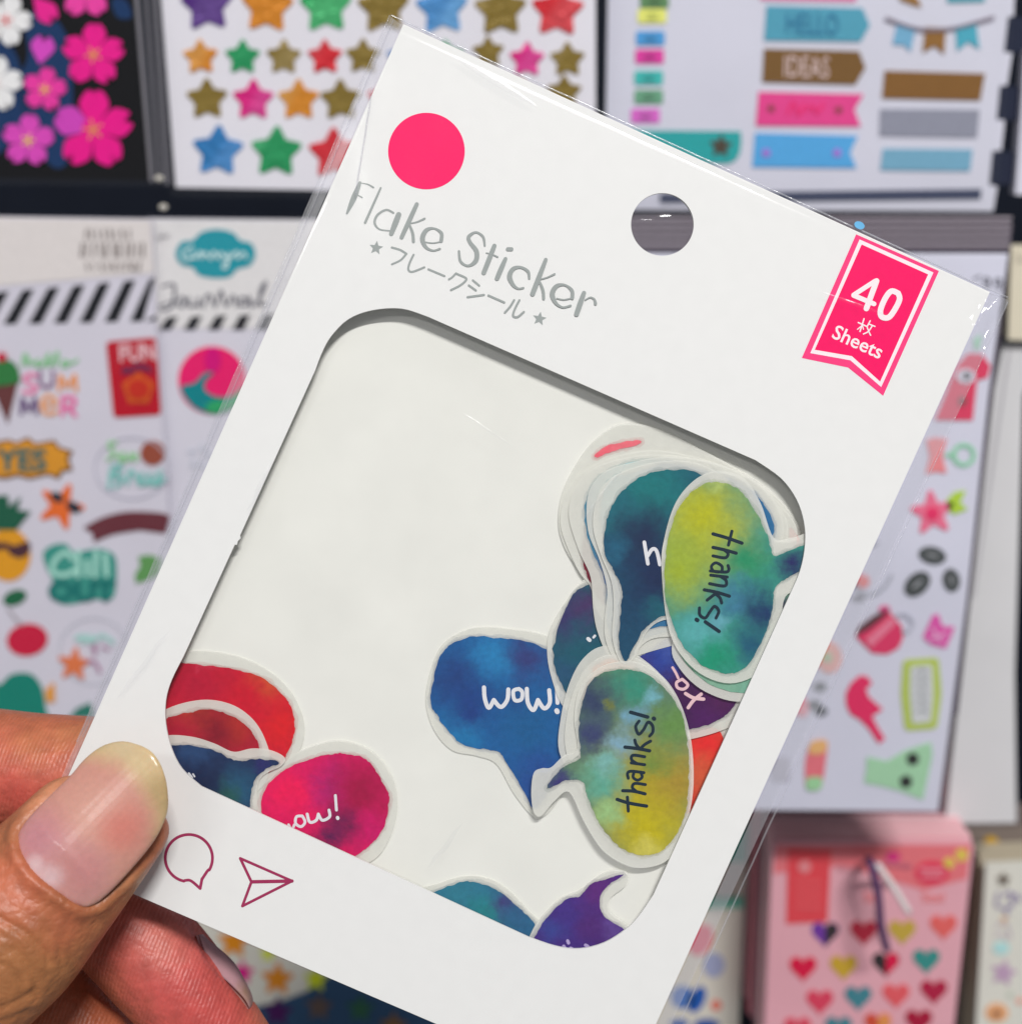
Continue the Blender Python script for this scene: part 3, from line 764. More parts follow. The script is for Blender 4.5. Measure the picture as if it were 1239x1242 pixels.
class Pack:
    def __init__(self, name, label, cat, y, pts, col, group=None, thick=1.2 * MM, sleeve=None, rough=.5, part='backing_sheet', mat=None):
        self.base = wall(y)
        cx = sum(p[0] for p in pts) / len(pts); cy = max(p[1] for p in pts)
        self.f = self.base.at(cx, cy)
        self.o = thing(name, label, cat, self.f, group)
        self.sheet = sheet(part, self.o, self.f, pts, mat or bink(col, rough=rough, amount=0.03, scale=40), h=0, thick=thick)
        if sleeve:
            mesh_obj('sleeve', [self.f.loc(x, y, 1.9 * MM) for x, y in sleeve], [tuple(range(len(sleeve)))[::-1]], bg_film, self.o)
    def add(self, name, pts, c, h=H1, par=None, mat=None, smooth=False, **kw):
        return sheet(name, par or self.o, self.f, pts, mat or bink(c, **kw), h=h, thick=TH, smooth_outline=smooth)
    def txt(self, name, s, x, y, hgt, c, h=H2, par=None, **kw):
        return text(name, par or self.o, self.f, s, x, y, hgt, bink(c), h, **kw)
    def pen(self, name, strokes, c, h=H2, par=None):
        return brush(name, par or self.o, self.f, strokes, bink(c), h)

G_HANG = 'sticker packs hanging on the rack'
A_ = cz(0, 0, 2.95); B_ = cz(0, 250, 3.644); C2 = cz(0, 560, 3.644); G2 = cz(0, 400, 5.632)
F_ = cz(700, 0, 2.2987); W_ = cz(1039, 0, 4.777); X_ = cz(720, 0, 5.1625); L_ = cz(900, 400, 3.652); M_ = cz(900, 680, 3.652)
K_ = cz(860, 940, 3.269); U_ = cz(997, 1000, 5.12); T_ = cz(800, 1000, 5.12); O_ = cz(180, 1080, 3.872); P_ = cz(360, 0, 3.0975)

# ---- cherry blossoms on black
p = Pack('blossom_sticker_pack', 'black sheet of pink and white cherry blossom stickers at the upper left', 'sticker pack', .348,
         [(-70, -70), (154, -70), (181, 219), (-70, 215)], (7, 7, 11), G_HANG, sleeve=[(-70, -75), (184, -75), (205, 226), (-70, 223)])
for q in (A_((90, 60), (180, 50), (250, 160), (260, 330), (250, 560), (180, 590), (90, 420), (60, 300), (100, 200)), A_((-20, 160), (60, 200), (90, 420), (30, 520), (-30, 520)), A_((400, 0), (450, 0), (470, 60), (420, 60))):
    p.add('blue_swirl', q, (18, 48, 88), h=.2 * MM, smooth=True)
def blossom(cx, cy, R, c, rot=0, centre=(206, 150, 60), odd=None, skip=()):
    s = p.add('blossom', ell(cx, cy, R * .3, n=12), c, h=H2 + .06 * MM)
    for k in range(5):
        p.add('petal', petal(cx, cy, R, -90 + rot + 72 * k, .375), odd if (odd and k == 4) else c, h=H2 + .012 * MM * k, par=s, smooth=True)
    vs = [([(cx, cy), (cx + R * .26 * math.cos(t), cy + R * .26 * math.sin(t))], 1.9, False) for t in [rot + i * 1.25 for i in range(5)]]
    p.pen('stamen', vs, centre, h=H3, par=s)
blossom(113, 66, 37, (222, 20, 130), 3); blossom(113, 157, 47, (222, 14, 128), 2, odd=(190, 62, 170))
blossom(54, 108, 26, (214, 52, 148), 10, (220, 170, 90)); blossom(34, 170, 31, (200, 66, 170), 5, (225, 190, 80))
blossom(7, 24, 31, (225, 216, 220), 20, (205, 90, 90)); blossom(-6, 101, 33, (222, 220, 228), 8, (205, 190, 190)); blossom(104, -12, 33, (226, 60, 150), 0, (220, 150, 60))
p.add('loose_petal', petal(40, -4, 38, 48, .34), (214, 30, 132), smooth=True)
p.add('loose_petal', petal(48, 78, 34, -80, .42), (196, 66, 176), smooth=True)
p.pen('clear_edge', [([(160, -70), (184, 218)], 5, False), ([(172, -70), (194, 220)], 3, False), ([(183, -70), (203, 222)], 4, False)], (112, 110, 116), h=1.6 * MM)
glint_gloss = bink((190, 186, 176), rough=.12, spec=.9)
for cx, cy in ((193, 216), (198, 251)):  # pale glossy beads added to stand for bright glints by the sleeve edge
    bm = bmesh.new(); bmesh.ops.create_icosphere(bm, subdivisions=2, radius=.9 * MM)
    me = bpy.data.meshes.new('glint_bead'); bm.to_mesh(me); bm.free(); me.materials.append(glint_gloss)
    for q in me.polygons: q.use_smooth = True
    oo = bpy.data.objects.new('glint_bead', me); COL.objects.link(oo); oo.parent = p.o; oo.location = p.f.loc(cx, cy, 1.5 * MM); oo.scale = (1.2, .8, .7)

# ---- coloured stars
p = Pack('star_sticker_pack', 'white sheet with rows of coloured and gold stars behind the package top', 'sticker pack', .350,
         [(190, -70), (722, -70), (722, 236), (213, 227)], (208, 206, 213), G_HANG, sleeve=[(186, -75), (725, -75), (725, 242), (208, 238)])
ORG, GRN, OLV, RED, PNK, BLU, PUR = (212, 132, 30), (34, 152, 92), (112, 100, 34), (212, 36, 48), (222, 24, 128), (56, 122, 186), (74, 24, 120)
stars = [(251, 6, 33, PUR), (324, 8, 33, ORG), (395, 8, 33, (36, 160, 90)), (465, 9, 33, OLV), (536, 10, 33, (76, 142, 202)), (607, 12, 33, OLV), (676, 13, 33, RED)]
stars += [(243, 69, 22, ORG), (294, 69, 22, GRN), (344, 69, 22, OLV), (394, 69, 22, RED), (440, 68, 22, OLV), (490, 69, 22, BLU), (541, 70, 22, GRN), (592, 63, 20, OLV), (639, 72, 22, PNK), (688, 72, 22, OLV)]
stars += [(251, 120, 26, OLV), (307, 121, 26, PNK), (362, 121, 26, (214, 136, 36)), (413, 121, 26, OLV), (470, 121, 26, RED), (524, 121, 26, GRN), (578, 121, 26, BLU), (632, 120, 24, ORG), (684, 112, 22, OLV)]
stars += [(264, 183, 32, (44, 122, 184)), (335, 184, 32, GRN), (405, 186, 32, (214, 44, 56)), (476, 186, 32, PUR), (547, 187, 32, OLV), (618, 188, 32, ORG), (688, 188, 32, PNK)]
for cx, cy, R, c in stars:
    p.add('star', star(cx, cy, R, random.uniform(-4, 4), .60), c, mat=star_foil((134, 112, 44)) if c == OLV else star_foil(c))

# ---- labels and bunting
edge = [(1232, -60), (1229, 19), (1222, 20), (1217, 63), (1227, 64), (1221, 103), (1212, 104), (1208, 145), (1218, 146), (1214, 182), (1203, 183), (1199, 224), (1209, 226), (1204, 256)]
p = Pack('label_sticker_pack', 'pale sheet of arrow labels, bunting and colour strips at the upper right', 'sticker pack', .364,
         [(738, -70)] + edge + [(733, 254)], (196, 196, 208), G_HANG, sleeve=[(735, -75), (1236, -75), (1206, 260), (730, 258)])
for q in ([(1223, 20), (1252, 21), (1248, 64), (1218, 63)], [(1213, 104), (1243, 105), (1239, 146), (1209, 145)], [(1204, 183), (1232, 184), (1227, 224), (1200, 223)]):
    p.add('index_tab', q, (38, 42, 58), h=-.3 * MM)
for cx, cy, c in ((793, 1, (92, 130, 88)), (790, 19, (214, 220, 112)), (788, 46, (74, 146, 200)), (787, 68, (206, 62, 150)), (786, 94, (64, 172, 166)), (786, 117, (100, 152, 122)), (782, 140, (202, 100, 186))):
    s = p.add('small_label', rrect(cx - 17, cy - 8.5, cx + 18, cy + 8.5, 3), c)
    p.add('label_mark', rrect(cx - 6, cy - 4.5, cx + 8, cy + 4, 2), tuple(int(v * .86) for v in c), h=H2, par=s)
s = p.add('teal_banner', [(690, 157), (898, 159), (899, 172), (897, 186), (892, 194), (883, 198), (690, 198)], (42, 152, 152))
p.add('banner_star', star(874, 177, 14, 4), (74, 66, 56), h=H2, par=s)
s = p.add('arrow_label', F_((527, 15), (795, 22), (815, 70), (790, 115), (520, 112)), (78, 148, 170))
p.txt('lettering', 'HELLO', 985, 28, 27, (42, 104, 142), par=s, xs=.58, angle=2)
s = p.add('arrow_label', F_((520, 135), (785, 142), (803, 188), (775, 235), (515, 228)), (112, 82, 44))
p.txt('lettering', 'IDEAS', 978, 80, 27, (206, 182, 178), par=s, xs=.58, angle=2)
s = p.add('swallowtail_label', F_((505, 255), (798, 262), (772, 305), (790, 352), (497, 350)), (212, 66, 132))
for x, y in ((935, 131), (1017, 133)): p.add('label_dot', star(x, y, 5.5), (128, 66, 62), h=H2, par=s)
p.pen('label_script', [([(955, 138), (962, 124), (968, 139), (975, 126)], 3), ([(978, 134), (985, 128), (990, 137), (998, 126)], 3)], (216, 40, 104), par=s)
s = p.add('swallowtail_label', F_((495, 370), (782, 378), (760, 425), (778, 468), (487, 465)), (80, 156, 208))
for x, y in ((929, 185), (1015, 185)): p.add('label_dot', ell(x, y, 5, n=10), (156, 110, 196), h=H2, par=s)
s = p.add('bunting_flag', W_((235, 125), (340, 160), (310, 300), (275, 260), (205, 255)), (108, 160, 190))
p.add('bunting_flag', W_((395, 155), (515, 160), (505, 315), (450, 265), (380, 305)), (134, 96, 50))
p.add('bunting_flag', W_((570, 150), (690, 130), (710, 285), (645, 240), (580, 295)), (72, 156, 176))
p.pen('bunting_string', [(W_((170, 105), (350, 165), (540, 165), (790, 100)), 4)], (120, 110, 122))
p.add('bunting_flag', W_((230, -60), (330, -60), (375, 40), (330, 30), (250, 0)), (140, 104, 60)); p.add('colour_strip', W_((520, -60), (745, -60), (740, 8), (525, 14)), (78, 150, 164))
for q, c in ((W_((160, 408), (742, 425), (728, 500), (715, 580), (145, 568)), (122, 86, 44)), (W_((135, 630), (710, 635), (695, 795), (130, 785)), (134, 136, 150)), (W_((150, 860), (670, 865), (655, 990), (135, 985)), (110, 158, 182))):
    p.add('colour_strip', q, c)
p.add('border_line', [(800, 234), (1190, 229), (1189, 241), (800, 246)], (64, 70, 92))
p.add('colour_strip', [(922, -40), (1040, -38), (1038, 1), (922, -1)], (220, 110, 160))

# ---- hello summer sheet
p = Pack('summer_sticker_pack', 'white sheet of summer stickers with ice cream, pineapple and cherry at the left', 'sticker pack', .351,
         [(-70, 262), (184, 266), (190, 400), (203, 600), (213, 860), (216, 970), (-70, 970)], (196, 193, 204), G_HANG, sleeve=[(-70, 258), (186, 262), (192, 400), (205, 600), (215, 860), (218, 975), (-70, 975)])
hd = p.add('header_strip', [(-70, 263.5), (182.5, 267.5), (186.5, 331), (-70, 352)], (206, 200, 198), h=.18 * MM)
row = []
for yy, x0, x1, hh, w in ((284, 105, 158, 11, 3), (303, 100, 182, 15, 4), (323, 105, 172, 9, 3)):
    x = x0
    while x < x1:
        row.append(([(x, yy - hh / 2), (x + random.uniform(-2, 3), yy + hh / 2)], w * random.uniform(.6, 1.1), False)); x += random.uniform(4.5, 10)
p.pen('small_print', row, (128, 120, 118), h=H1, par=hd)
for k in range(-2, 7):
    x = 112 * k
    p.add('diagonal_stripe', B_((15 + x, 522 - 2.6 * k), (70 + x, 520 - 2.6 * k), (min(150 + x, 684), 366 - 10 * k), (min(100 + x, 680), 372 - 10 * k)) if k < 6 else B_((645, 508), (688, 505), (688, 480)), (26, 27, 32), h=.22 * MM)
g2 = G2
cone = p.add('ice_cream', g2((-60, 372), (122, 358), (52, 645), (-10, 500)), (96, 52, 52))
p.add('scoop', g2((-60, 375), (-30, 230), (60, 208), (112, 250), (132, 310), (120, 360)), (44, 112, 58), h=H2, par=cone, smooth=True)
p.add('berry', ell(2, 433, 6, n=14), (180, 30, 56), h=H3, par=cone)
p.pen('green_script', [(g2((150, 240), (165, 170), (185, 180), (180, 240), (200, 205), (215, 240)), 3), (g2((235, 225), (265, 205), (250, 245), (290, 240), (335, 160), (320, 240), (350, 230), (395, 150), (380, 245)), 3.2),
                       (g2((425, 225), (445, 210), (465, 240), (430, 250), (425, 225)), 3.2), (g2((465, 225), (500, 225), (530, 205)), 3)], (120, 182, 128), h=H1)
for st, c in (([(g2((245, 315), (205, 305), (165, 330), (200, 368), (248, 395), (215, 430), (160, 420)), 4.6)], (228, 118, 160)), ([(g2((272, 285), (275, 360), (315, 392), (358, 365), (362, 285)), 4.6)], (130, 100, 132)),
              ([(g2((405, 412), (412, 315)), 4.6, False), (g2((412, 315), (462, 392)), 4.2, False), (g2((462, 392), (510, 312)), 4.2, False), (g2((510, 312), (520, 412)), 4.6, False)], (222, 138, 74)), ([(g2((145, 570), (150, 470)), 4.8, False), (g2((150, 470), (198, 552)), 4.4, False), (g2((198, 552), (240, 470)), 4.4, False), (g2((240, 470), (252, 570)), 4.8, False)], (92, 66, 110)),
              ([(g2((292, 515), (378, 505), (362, 462), (315, 455), (285, 500), (300, 560), (350, 575), (385, 555)), 4.6)], (226, 150, 96)), ([(g2((425, 580), (428, 465)), 4.6, False), (g2((428, 465), (490, 462), (512, 495), (485, 525), (430, 528)), 4.6), (g2((460, 528), (515, 585)), 4.6, False)], (218, 90, 150))):
    p.pen('letter', st, c, h=H1)
s = p.add('fun_card', rpoly(g2((722, 82), (1065, 52), (1100, 580), (775, 600)), 6), (172, 22, 40))
p.txt('lettering', 'FUN', *g2((938, 150))[0], 21, (226, 182, 188), par=s, xs=.82, angle=-3, bold=.02)
p.pen('small_lettering', [(g2((840, 290), (850, 260), (870, 295), (885, 262)), 4), (g2((905, 285), (925, 250), (950, 240), (970, 270), (1000, 250), (1030, 285)), 5)], (96, 42, 74), h=H2, par=s)
p.add('sun_disc', star(*g2((945, 405))[0], 21, 0, .8, False), (190, 82, 36), h=H2, par=s)
p.add('sun_core', ell(*g2((945, 405))[0], 13, 12, n=20), (182, 46, 34), h=H3, par=s)
s = p.add('burst_sticker', g2((-60, 800), (-10, 760), (60, 748), (110, 770), (190, 733), (240, 775), (370, 752), (405, 800), (502, 830), (470, 880), (497, 960), (430, 970), (400, 1022), (330, 992), (200, 1022), (120, 1000), (40, 1022), (-60, 1010)), (112, 80, 50))
p.add('burst_face', g2((-60, 812), (0, 778), (60, 765), (110, 785), (190, 752), (235, 790), (360, 772), (395, 812), (470, 842), (450, 880), (470, 945), (420, 955), (388, 1000), (330, 975), (200, 1000), (120, 982), (40, 1000), (-60, 990)), (200, 136, 40), h=H2, par=s)
p.txt('lettering', 'YES', 26, 557, 26, (36, 96, 98), h=H3, par=s, bold=.03, xs=1.05)
s = p.pen('badge_ring', [(ell(160, 568, 45, 37, n=36) + [(205, 568)], 1.6)], (170, 170, 182), h=H1)
p.pen('green_script', [(g2((790, 770), (745, 775), (755, 815), (785, 850), (735, 885)), 4), (g2((810, 870), (845, 840), (820, 895), (870, 885)), 4), (g2((890, 850), (870, 890), (925, 850), (925, 895)), 4)], (136, 190, 138), h=H2, par=s)
p.pen('teal_script', [(g2((745, 1080), (765, 940), (830, 940), (770, 1000), (840, 1010), (790, 1075)), 4.5), (g2((870, 1050), (890, 960), (925, 1000)), 4.5), (g2((940, 1030), (975, 980), (950, 1050), (1000, 1040), (1030, 980), (1010, 1050), (1060, 1030), (1100, 960), (1060, 1060), (1120, 1020)), 5)], (120, 182, 176), h=H2, par=s)
p.add('brown_disc', ell(*g2((1042, 842))[0], 15, n=24), (140, 72, 56), h=H1, par=s)
# starfish with dark glasses
s = p.add('starfish', star(74, 614, 29, 22, .45), (212, 100, 42))
for q in (ell(69, 603, 8.5, 5.5, 30, n=14), ell(89, 615, 9.5, 6, 30, n=14)): p.add('dark_glasses', q, (40, 46, 56), h=H2, par=s)
# pineapple
s = p.add('pineapple', ell(10, 673, 27, 32, n=30), (206, 142, 30))
p.add('leaf_crown', C2((-60, 160), (5, 150), (35, 150), (38, 200), (92, 155), (75, 215), (135, 220), (70, 302), (-60, 300)), (26, 84, 62), h=H2, par=s)
p.add('dark_glasses', C2((-40, 360), (30, 360), (60, 372), (125, 355), (128, 400), (90, 425), (45, 410), (25, 385), (-40, 395)), (72, 42, 50), h=H2, par=s, smooth=True)
p.add('brown_banner', crom(C2((368, 292), (450, 248), (560, 222), (700, 225), (752, 240)), 4, False) + C2((732, 318)) + crom(C2((620, 303), (500, 322), (415, 357)), 4, False) + C2((408, 318)), (98, 48, 56))
# chill out
s = p.add('chill_sticker', C2((190, 405), (230, 370), (290, 365), (330, 400), (430, 385), (500, 410), (515, 480), (500, 600), (420, 610), (300, 632), (245, 610), (230, 520), (205, 470)), (54, 136, 124), smooth=True)
p.pen('chill_script', [(C2((320, 430), (290, 400), (240, 440), (235, 490), (290, 500), (330, 480)), 6), (C2((345, 400), (345, 505)), 6), (C2((385, 440), (385, 500)), 6), (C2((425, 400), (420, 505)), 6), (C2((465, 410), (470, 500)), 6)], (156, 206, 192), h=H2, par=s)
p.txt('lettering', 'OUT', *C2((362, 570))[0], 24, (18, 104, 100), par=s, bold=.05, xs=1.15)
p.add('green_leaf', C2((610, 420), (660, 412), (715, 430), (700, 500), (650, 525), (600, 540), (595, 500), (620, 460)), (88, 140, 80))
s = p.add('cherry', ell(*C2((120, 788))[0], 25, 19.5, -8, n=26), (186, 24, 58))
p.add('cherry_leaf', ell(*C2((65, 602))[0], 15, 9, -20, n=18), (26, 92, 60), par=s)
p.pen('cherry_stem', [(C2((35, 650), (70, 695), (98, 722)), 2.4)], (150, 142, 146), par=s)
s = p.pen('badge_ring', [(ell(114, 790, 42, 40, n=36) + [(156, 790)], 1.5)], (176, 178, 186), h=H1)
p.add('small_starfish', star(90, 806, 21, 6, .45), (206, 110, 66), h=H2, par=s)
p.pen('teal_script', [(C2((335, 780), (370, 770), (360, 800), (400, 770), (400, 800), (450, 770), (500, 800)), 5)], (156, 196, 190), h=H2, par=s)
p.pen('violet_sprig', [(C2((410, 830), (415, 800), (420, 850)), 4), (C2((385, 880), (420, 890), (440, 930)), 4), (C2((450, 820), (480, 830)), 3)], (156, 110, 140), h=H2, par=s)
s = p.add('whale', C2((-60, 1000), (0, 985), (50, 942), (130, 938), (180, 990), (200, 1080), (200, 1180), (-60, 1180)), (14, 118, 102), smooth=True)
p.add('orange_tail', C2((198, 1010), (240, 975), (242, 1065), (203, 1062)), (208, 142, 58), h=H2, par=s)
p.add('teal_leaf', C2((300, 1135), (340, 1090), (400, 1065), (420, 1130)), (40, 110, 96))

# ---- journal sheet
p = Pack('journal_sticker_pack', 'white sheet headed Journal with a teal plaque and watermelon circle', 'sticker pack', .3545,
         [(178, 265), (470, 268), (470, 900), (205, 900), (196, 600)], (198, 196, 206), G_HANG, sleeve=[(178, 261), (472, 264), (472, 905), (206, 905), (197, 600)])
hd = p.add('header_strip', [(178, 266.5), (468, 269), (468, 399), (186, 398)], (208, 206, 206), h=.18 * MM)
pl = p.add('plaque', B_((775, 210), (800, 160), (850, 150), (890, 115), (960, 102), (1030, 118), (1060, 150), (1110, 165), (1128, 212), (1105, 262), (1050, 278), (1015, 312), (950, 318), (880, 305), (850, 272), (800, 258)), (34, 138, 152), smooth=True, h=H1, par=hd)
p.pen('plaque_script', [(B_((850, 180), (810, 200), (815, 235), (850, 225)), 3), (B_((850, 205), (860, 230), (885, 200), (890, 230), (905, 205), (925, 225), (930, 235)), 2.6), (B_((930, 232), (945, 200), (965, 232), (975, 205), (1000, 230), (1010, 205), (1000, 270), (985, 265), (1015, 230)), 2.6), (B_((1020, 225), (1045, 200), (1050, 230), (1075, 205), (1090, 230)), 2.6)], (190, 216, 216), h=H2, par=pl)
p.pen('journal_script', [(B_((715, 355), (765, 345), (770, 390), (760, 440), (725, 460), (710, 440), (760, 420)), [2, 3.4, 4, 4, 3, 2.5, 2]), (B_((800, 400), (785, 430), (805, 445), (820, 415), (800, 400)), 3.2), (B_((835, 405), (835, 440), (870, 435), (875, 405), (880, 445)), 3.4),
                         (B_((900, 445), (910, 400), (930, 395), (940, 430)), 3.4), (B_((950, 445), (975, 375), (985, 400), (1000, 440), (1030, 395), (1045, 440)), 3.2), (B_((1090, 410), (1065, 405), (1060, 435), (1090, 435), (1100, 400), (1110, 445)), 3.4), (B_((1125, 440), (1160, 380), (1175, 335), (1150, 370), (1150, 435), (1175, 430)), 3.2)], (96, 96, 106), h=H1, par=hd)
for k in range(0, 7):
    x = 107 * k
    p.add('diagonal_stripe', B_((705 + x, 545), (755 + x, 545), (786 + x, 488 - 3 * k), (738 + x, 492 - 3 * k)), (36, 37, 42), h=H1)
s = p.add('watermelon_circle', ell(257, 461, 41, n=40), (216, 30, 100))
p.add('teal_wave', B_((800, 800), (860, 780), (900, 740), (945, 735), (910, 770), (905, 810), (950, 840), (1020, 840), (1076, 800), (1070, 840), (1030, 890), (960, 918), (880, 900), (830, 860)), (14, 122, 128), h=H2, par=s, smooth=True)
p.add('green_rind', B_((905, 895), (940, 860), (1010, 855), (1068, 812), (1060, 860), (1010, 898), (950, 915)), (44, 150, 96), h=H3, par=s, smooth=True)
p.add('magenta_patch', ell(*B_((940, 680))[0], 10, 16, n=18), (196, 14, 112), h=H2, par=s)
p.pen('grey_star_outline', [(star(*B_((885, 1110))[0], 17, 10, .5, False) + [star(*B_((885, 1110))[0], 17, 10, .5, False)[0]], 2)], (186, 190, 200), h=H1)
p.add('orange_shape', C2((590, 640), (600, 590), (640, 545), (690, 540), (660, 640), (600, 715)), (220, 172, 92), smooth=True)
p.add('green_shape', [(300, 480), (340, 470), (350, 520), (310, 530)], (90, 150, 90), smooth=True)

# ---- stack of icon sheets on the right
front6 = [(730, 308), (1222, 308), (1198, 480), (1172, 725), (1137, 984), (880, 982)]
for k in range(5):
    z0 = wall(.322).loc(900, 308)[1]
    f6 = Frame((0, .3255 + .0052 * (k + 1), z0 - .12), (1, 0, 0), (0, 0, 1))
    o = thing('icon_sticker_pack', 'greyish pack behind the pink icon sheet, only its top edge showing', 'sticker pack', f6, 'icon packs queued on one hook')
    x0 = wall(.322).loc(730, 308)[0]; x1 = wall(.322).loc(1222, 308)[0] * (.3255 + .0052 * (k + 1)) / .322
    dz = .0010 * (k + 1)
    v = []
    for yy in (0, -.0026):
        for (x, z) in ((x0, 0), (x1, 0), (x1 + random.uniform(-.0006, .0006), .12 + dz), (x0, .12 + dz)):
            v.append(Vector((x, z, yy)))
    mesh_obj('card', v, [(0, 1, 2, 3), (7, 6, 5, 4), (0, 4, 5, 1), (1, 5, 6, 2), (2, 6, 7, 3), (3, 7, 4, 0)], bink((74, 67, 78), rough=.5), o)
    r0, r1, zt = x0, x1, .12 + dz
    rv = [Vector((x, z, yy)) for yy in (.0002, -.0004) for (x, z) in ((r0, zt - .0004), (r1, zt - .0004), (r1, zt + .0002), (r0, zt + .0002))]
    mesh_obj('top_rim', rv, [(0, 1, 2, 3), (7, 6, 5, 4), (0, 4, 5, 1), (1, 5, 6, 2), (2, 6, 7, 3), (3, 7, 4, 0)], bink((150, 142, 150), rough=.4), o)
p = Pack('icon_sticker_pack', 'white sheet with pink bird, cup and mint icons, right of the package', 'sticker pack', .322, front6, (198, 198, 212), 'icon packs queued on one hook',
         sleeve=[(728, 304), (1226, 304), (1202, 480), (1176, 725), (1140, 988), (878, 986)])
p.pen('small_lettering', [(ell(1196, 340, 3.6, n=10) + [(1199.6, 340)], 2), ([(1199, 337), (1200, 346), (1195, 350)], 2), (ell(1210, 341, 3.6, n=10) + [(1213.6, 341)], 2), ([(1213, 338), (1214, 347), (1209, 351)], 2), ([(1181, 338), (1188, 334)], 2)], (104, 104, 112), h=H1)
s = p.add('red_figure', L_((855, 400), (900, 290), (930, 210), (960, 150), (1000, 105), (1060, 108), (1100, 160), (1085, 212), (1040, 222), (1020, 400)), (204, 62, 92))
p.add('figure_eye', ell(*L_((990, 205))[0], 11.5, 9, n=18), (206, 200, 212), h=H2, par=s); p.add('figure_pupil', ell(*L_((995, 203))[0], 5, n=12), (90, 90, 96), h=H3, par=s); p.add('figure_button', ell(*L_((975, 315))[0], 6, n=12), (140, 76, 84), h=H2, par=s)
p.add('green_sprout', L_((1025, 40), (1060, 20), (1050, 80), (1030, 90)), (150, 200, 170))
p.add('candy', L_((815, 490), (850, 478), (905, 485), (885, 555), (905, 635), (850, 628), (810, 640), (830, 560)), (226, 128, 132))
p.pen('green_ring', [(ell(*L_((980, 555))[0], 12, n=18) + [(900 + 980 / 3.652 + 12, 400 + 555 / 3.652)], 5), (L_((905, 555), (940, 555)), 5)], (132, 192, 156), h=H1)
s = p.add('pink_flower', star(*L_((842, 812))[0], 28, -6, .5), (226, 106, 134)); p.add('flower_heart', ell(*L_((842, 815))[0], 8, n=16), (214, 50, 96), h=H2, par=s)
p.add('flower_leaf', L_((905, 755), (940, 720), (990, 712), (965, 765), (998, 795), (940, 818), (912, 800)), (164, 194, 62), par=s)
for cx, cy, rx, ry, ro in ((842, 1000, 62, 38, 12), (775, 1127, 66, 46, -42), (926, 1110, 52, 38, 80)):
    (x, y), = L_((cx, cy))
    s = p.add('dark_leaf', ell(x, y, rx / 3.652, ry / 3.652, ro, n=22), (70, 74, 74)); p.add('leaf_vein', ell(x, y, rx / 8.0, ry / 22, ro, n=14), (140, 142, 146), h=H2, par=s)
p.pen('grey_ring', [(ell(*L_((580, 1060))[0], 23, 32, 20, n=24)[:18], 4)], (158, 160, 170), h=H1); p.add('red_drop', ell(*L_((535, 1115))[0], 8, n=14), (222, 112, 112), h=H1); p.add('grey_drop', ell(*L_((515, 1190))[0], 8, 4, n=14), (130, 130, 140), h=H1)
s = p.add('cup', M_((500, 332), (560, 275), (640, 215), (706, 290), (712, 345), (690, 390), (640, 415), (575, 410), (530, 365)), (206, 56, 96))
p.add('cup_opening', M_((502, 334), (515, 295), (580, 245), (640, 217), (630, 250), (560, 305)), (96, 56, 64), h=H2, par=s); p.add('cup_stripe', M_((545, 350), (660, 250), (685, 275), (570, 385)), (222, 118, 142), h=H2, par=s)
p.pen('cup_handle', [(M_((680, 245), (720, 240), (755, 275), (735, 315), (710, 310)), 3.4)], (168, 170, 182), par=s)
s = p.add('magenta_gift', M_((800, 340), (820, 295), (845, 240), (870, 240), (885, 290), (940, 295), (925, 335), (900, 390), (830, 370)), (206, 84, 158)); p.pen('gift_ribbon', [(M_((840, 300), (880, 360)), 3), (M_((830, 350), (905, 320)), 3)], (228, 160, 196), h=H2, par=s)
s = p.add('green_frame', rpoly(M_((712, 440), (870, 430), (882, 590), (862, 745), (720, 755), (702, 590)), 6), (172, 188, 92)); p.add('frame_inside', rpoly(M_((745, 470), (840, 462), (845, 590), (835, 715), (752, 722), (742, 590)), 4), (196, 198, 200), h=H2, par=s)
p.pen('frame_script', [(M_((770, 490 + 36 * k), (790 + random.uniform(-8, 8), 480 + 36 * k), (820, 492 + 36 * k)), 3) for k in range(6)], (160, 162, 166), h=H3, par=s)
p.add('red_bird', M_((458, 590), (480, 545), (520, 510), (555, 515), (575, 545), (548, 570), (560, 605), (622, 660), (575, 690), (600, 740), (632, 790), (605, 812), (560, 745), (520, 705), (478, 680), (460, 640)), (212, 46, 92))
s = p.add('mint_shape', M_((552, 870), (640, 890), (720, 842), (835, 805), (842, 860), (800, 1060), (700, 1022), (620, 1000), (540, 985), (550, 930)), (154, 196, 160))
for q in ((755, 880), (725, 980)): p.add('black_dot', ell(*M_(q)[0], 7.5, n=16), (48, 50, 48), h=H2, par=s)
s = p.add('popsicle', rpoly(M_((300, 800), (382, 792), (362, 950), (350, 1020), (280, 1022), (276, 900)), 9), (214, 110, 120))
p.add('popsicle_tip', rpoly(M_((302, 800), (380, 793), (370, 855), (290, 860)), 7), (220, 168, 110), h=H2, par=s); p.add('popsicle_base', rpoly(M_((282, 960), (358, 958), (350, 1018), (282, 1020)), 6), (150, 198, 150), h=H2, par=s)
s = p.add('peach_flower', ell(*M_((385, 430))[0], 15, 19, n=20), (226, 160, 152)); p.add('flower_heart', ell(*M_((378, 430))[0], 6, n=14), (164, 186, 150), h=H2, par=s)
for q in ((345, 560), (350, 668), (320, 640)): p.add('dark_blot', ell(*M_(q)[0], 8, 6, n=14), (110, 112, 118), h=H1)
p.add('pink_drop', ell(*M_((265, 650))[0], 8, 12, n=16), (220, 150, 160)); p.add('grey_mark', rrect(936, 918, 958, 948, 5), (178, 176, 188))
p.add('magenta_drop', ell(*L_((630, 1240))[0], 7, 5, n=14), (206, 80, 130))

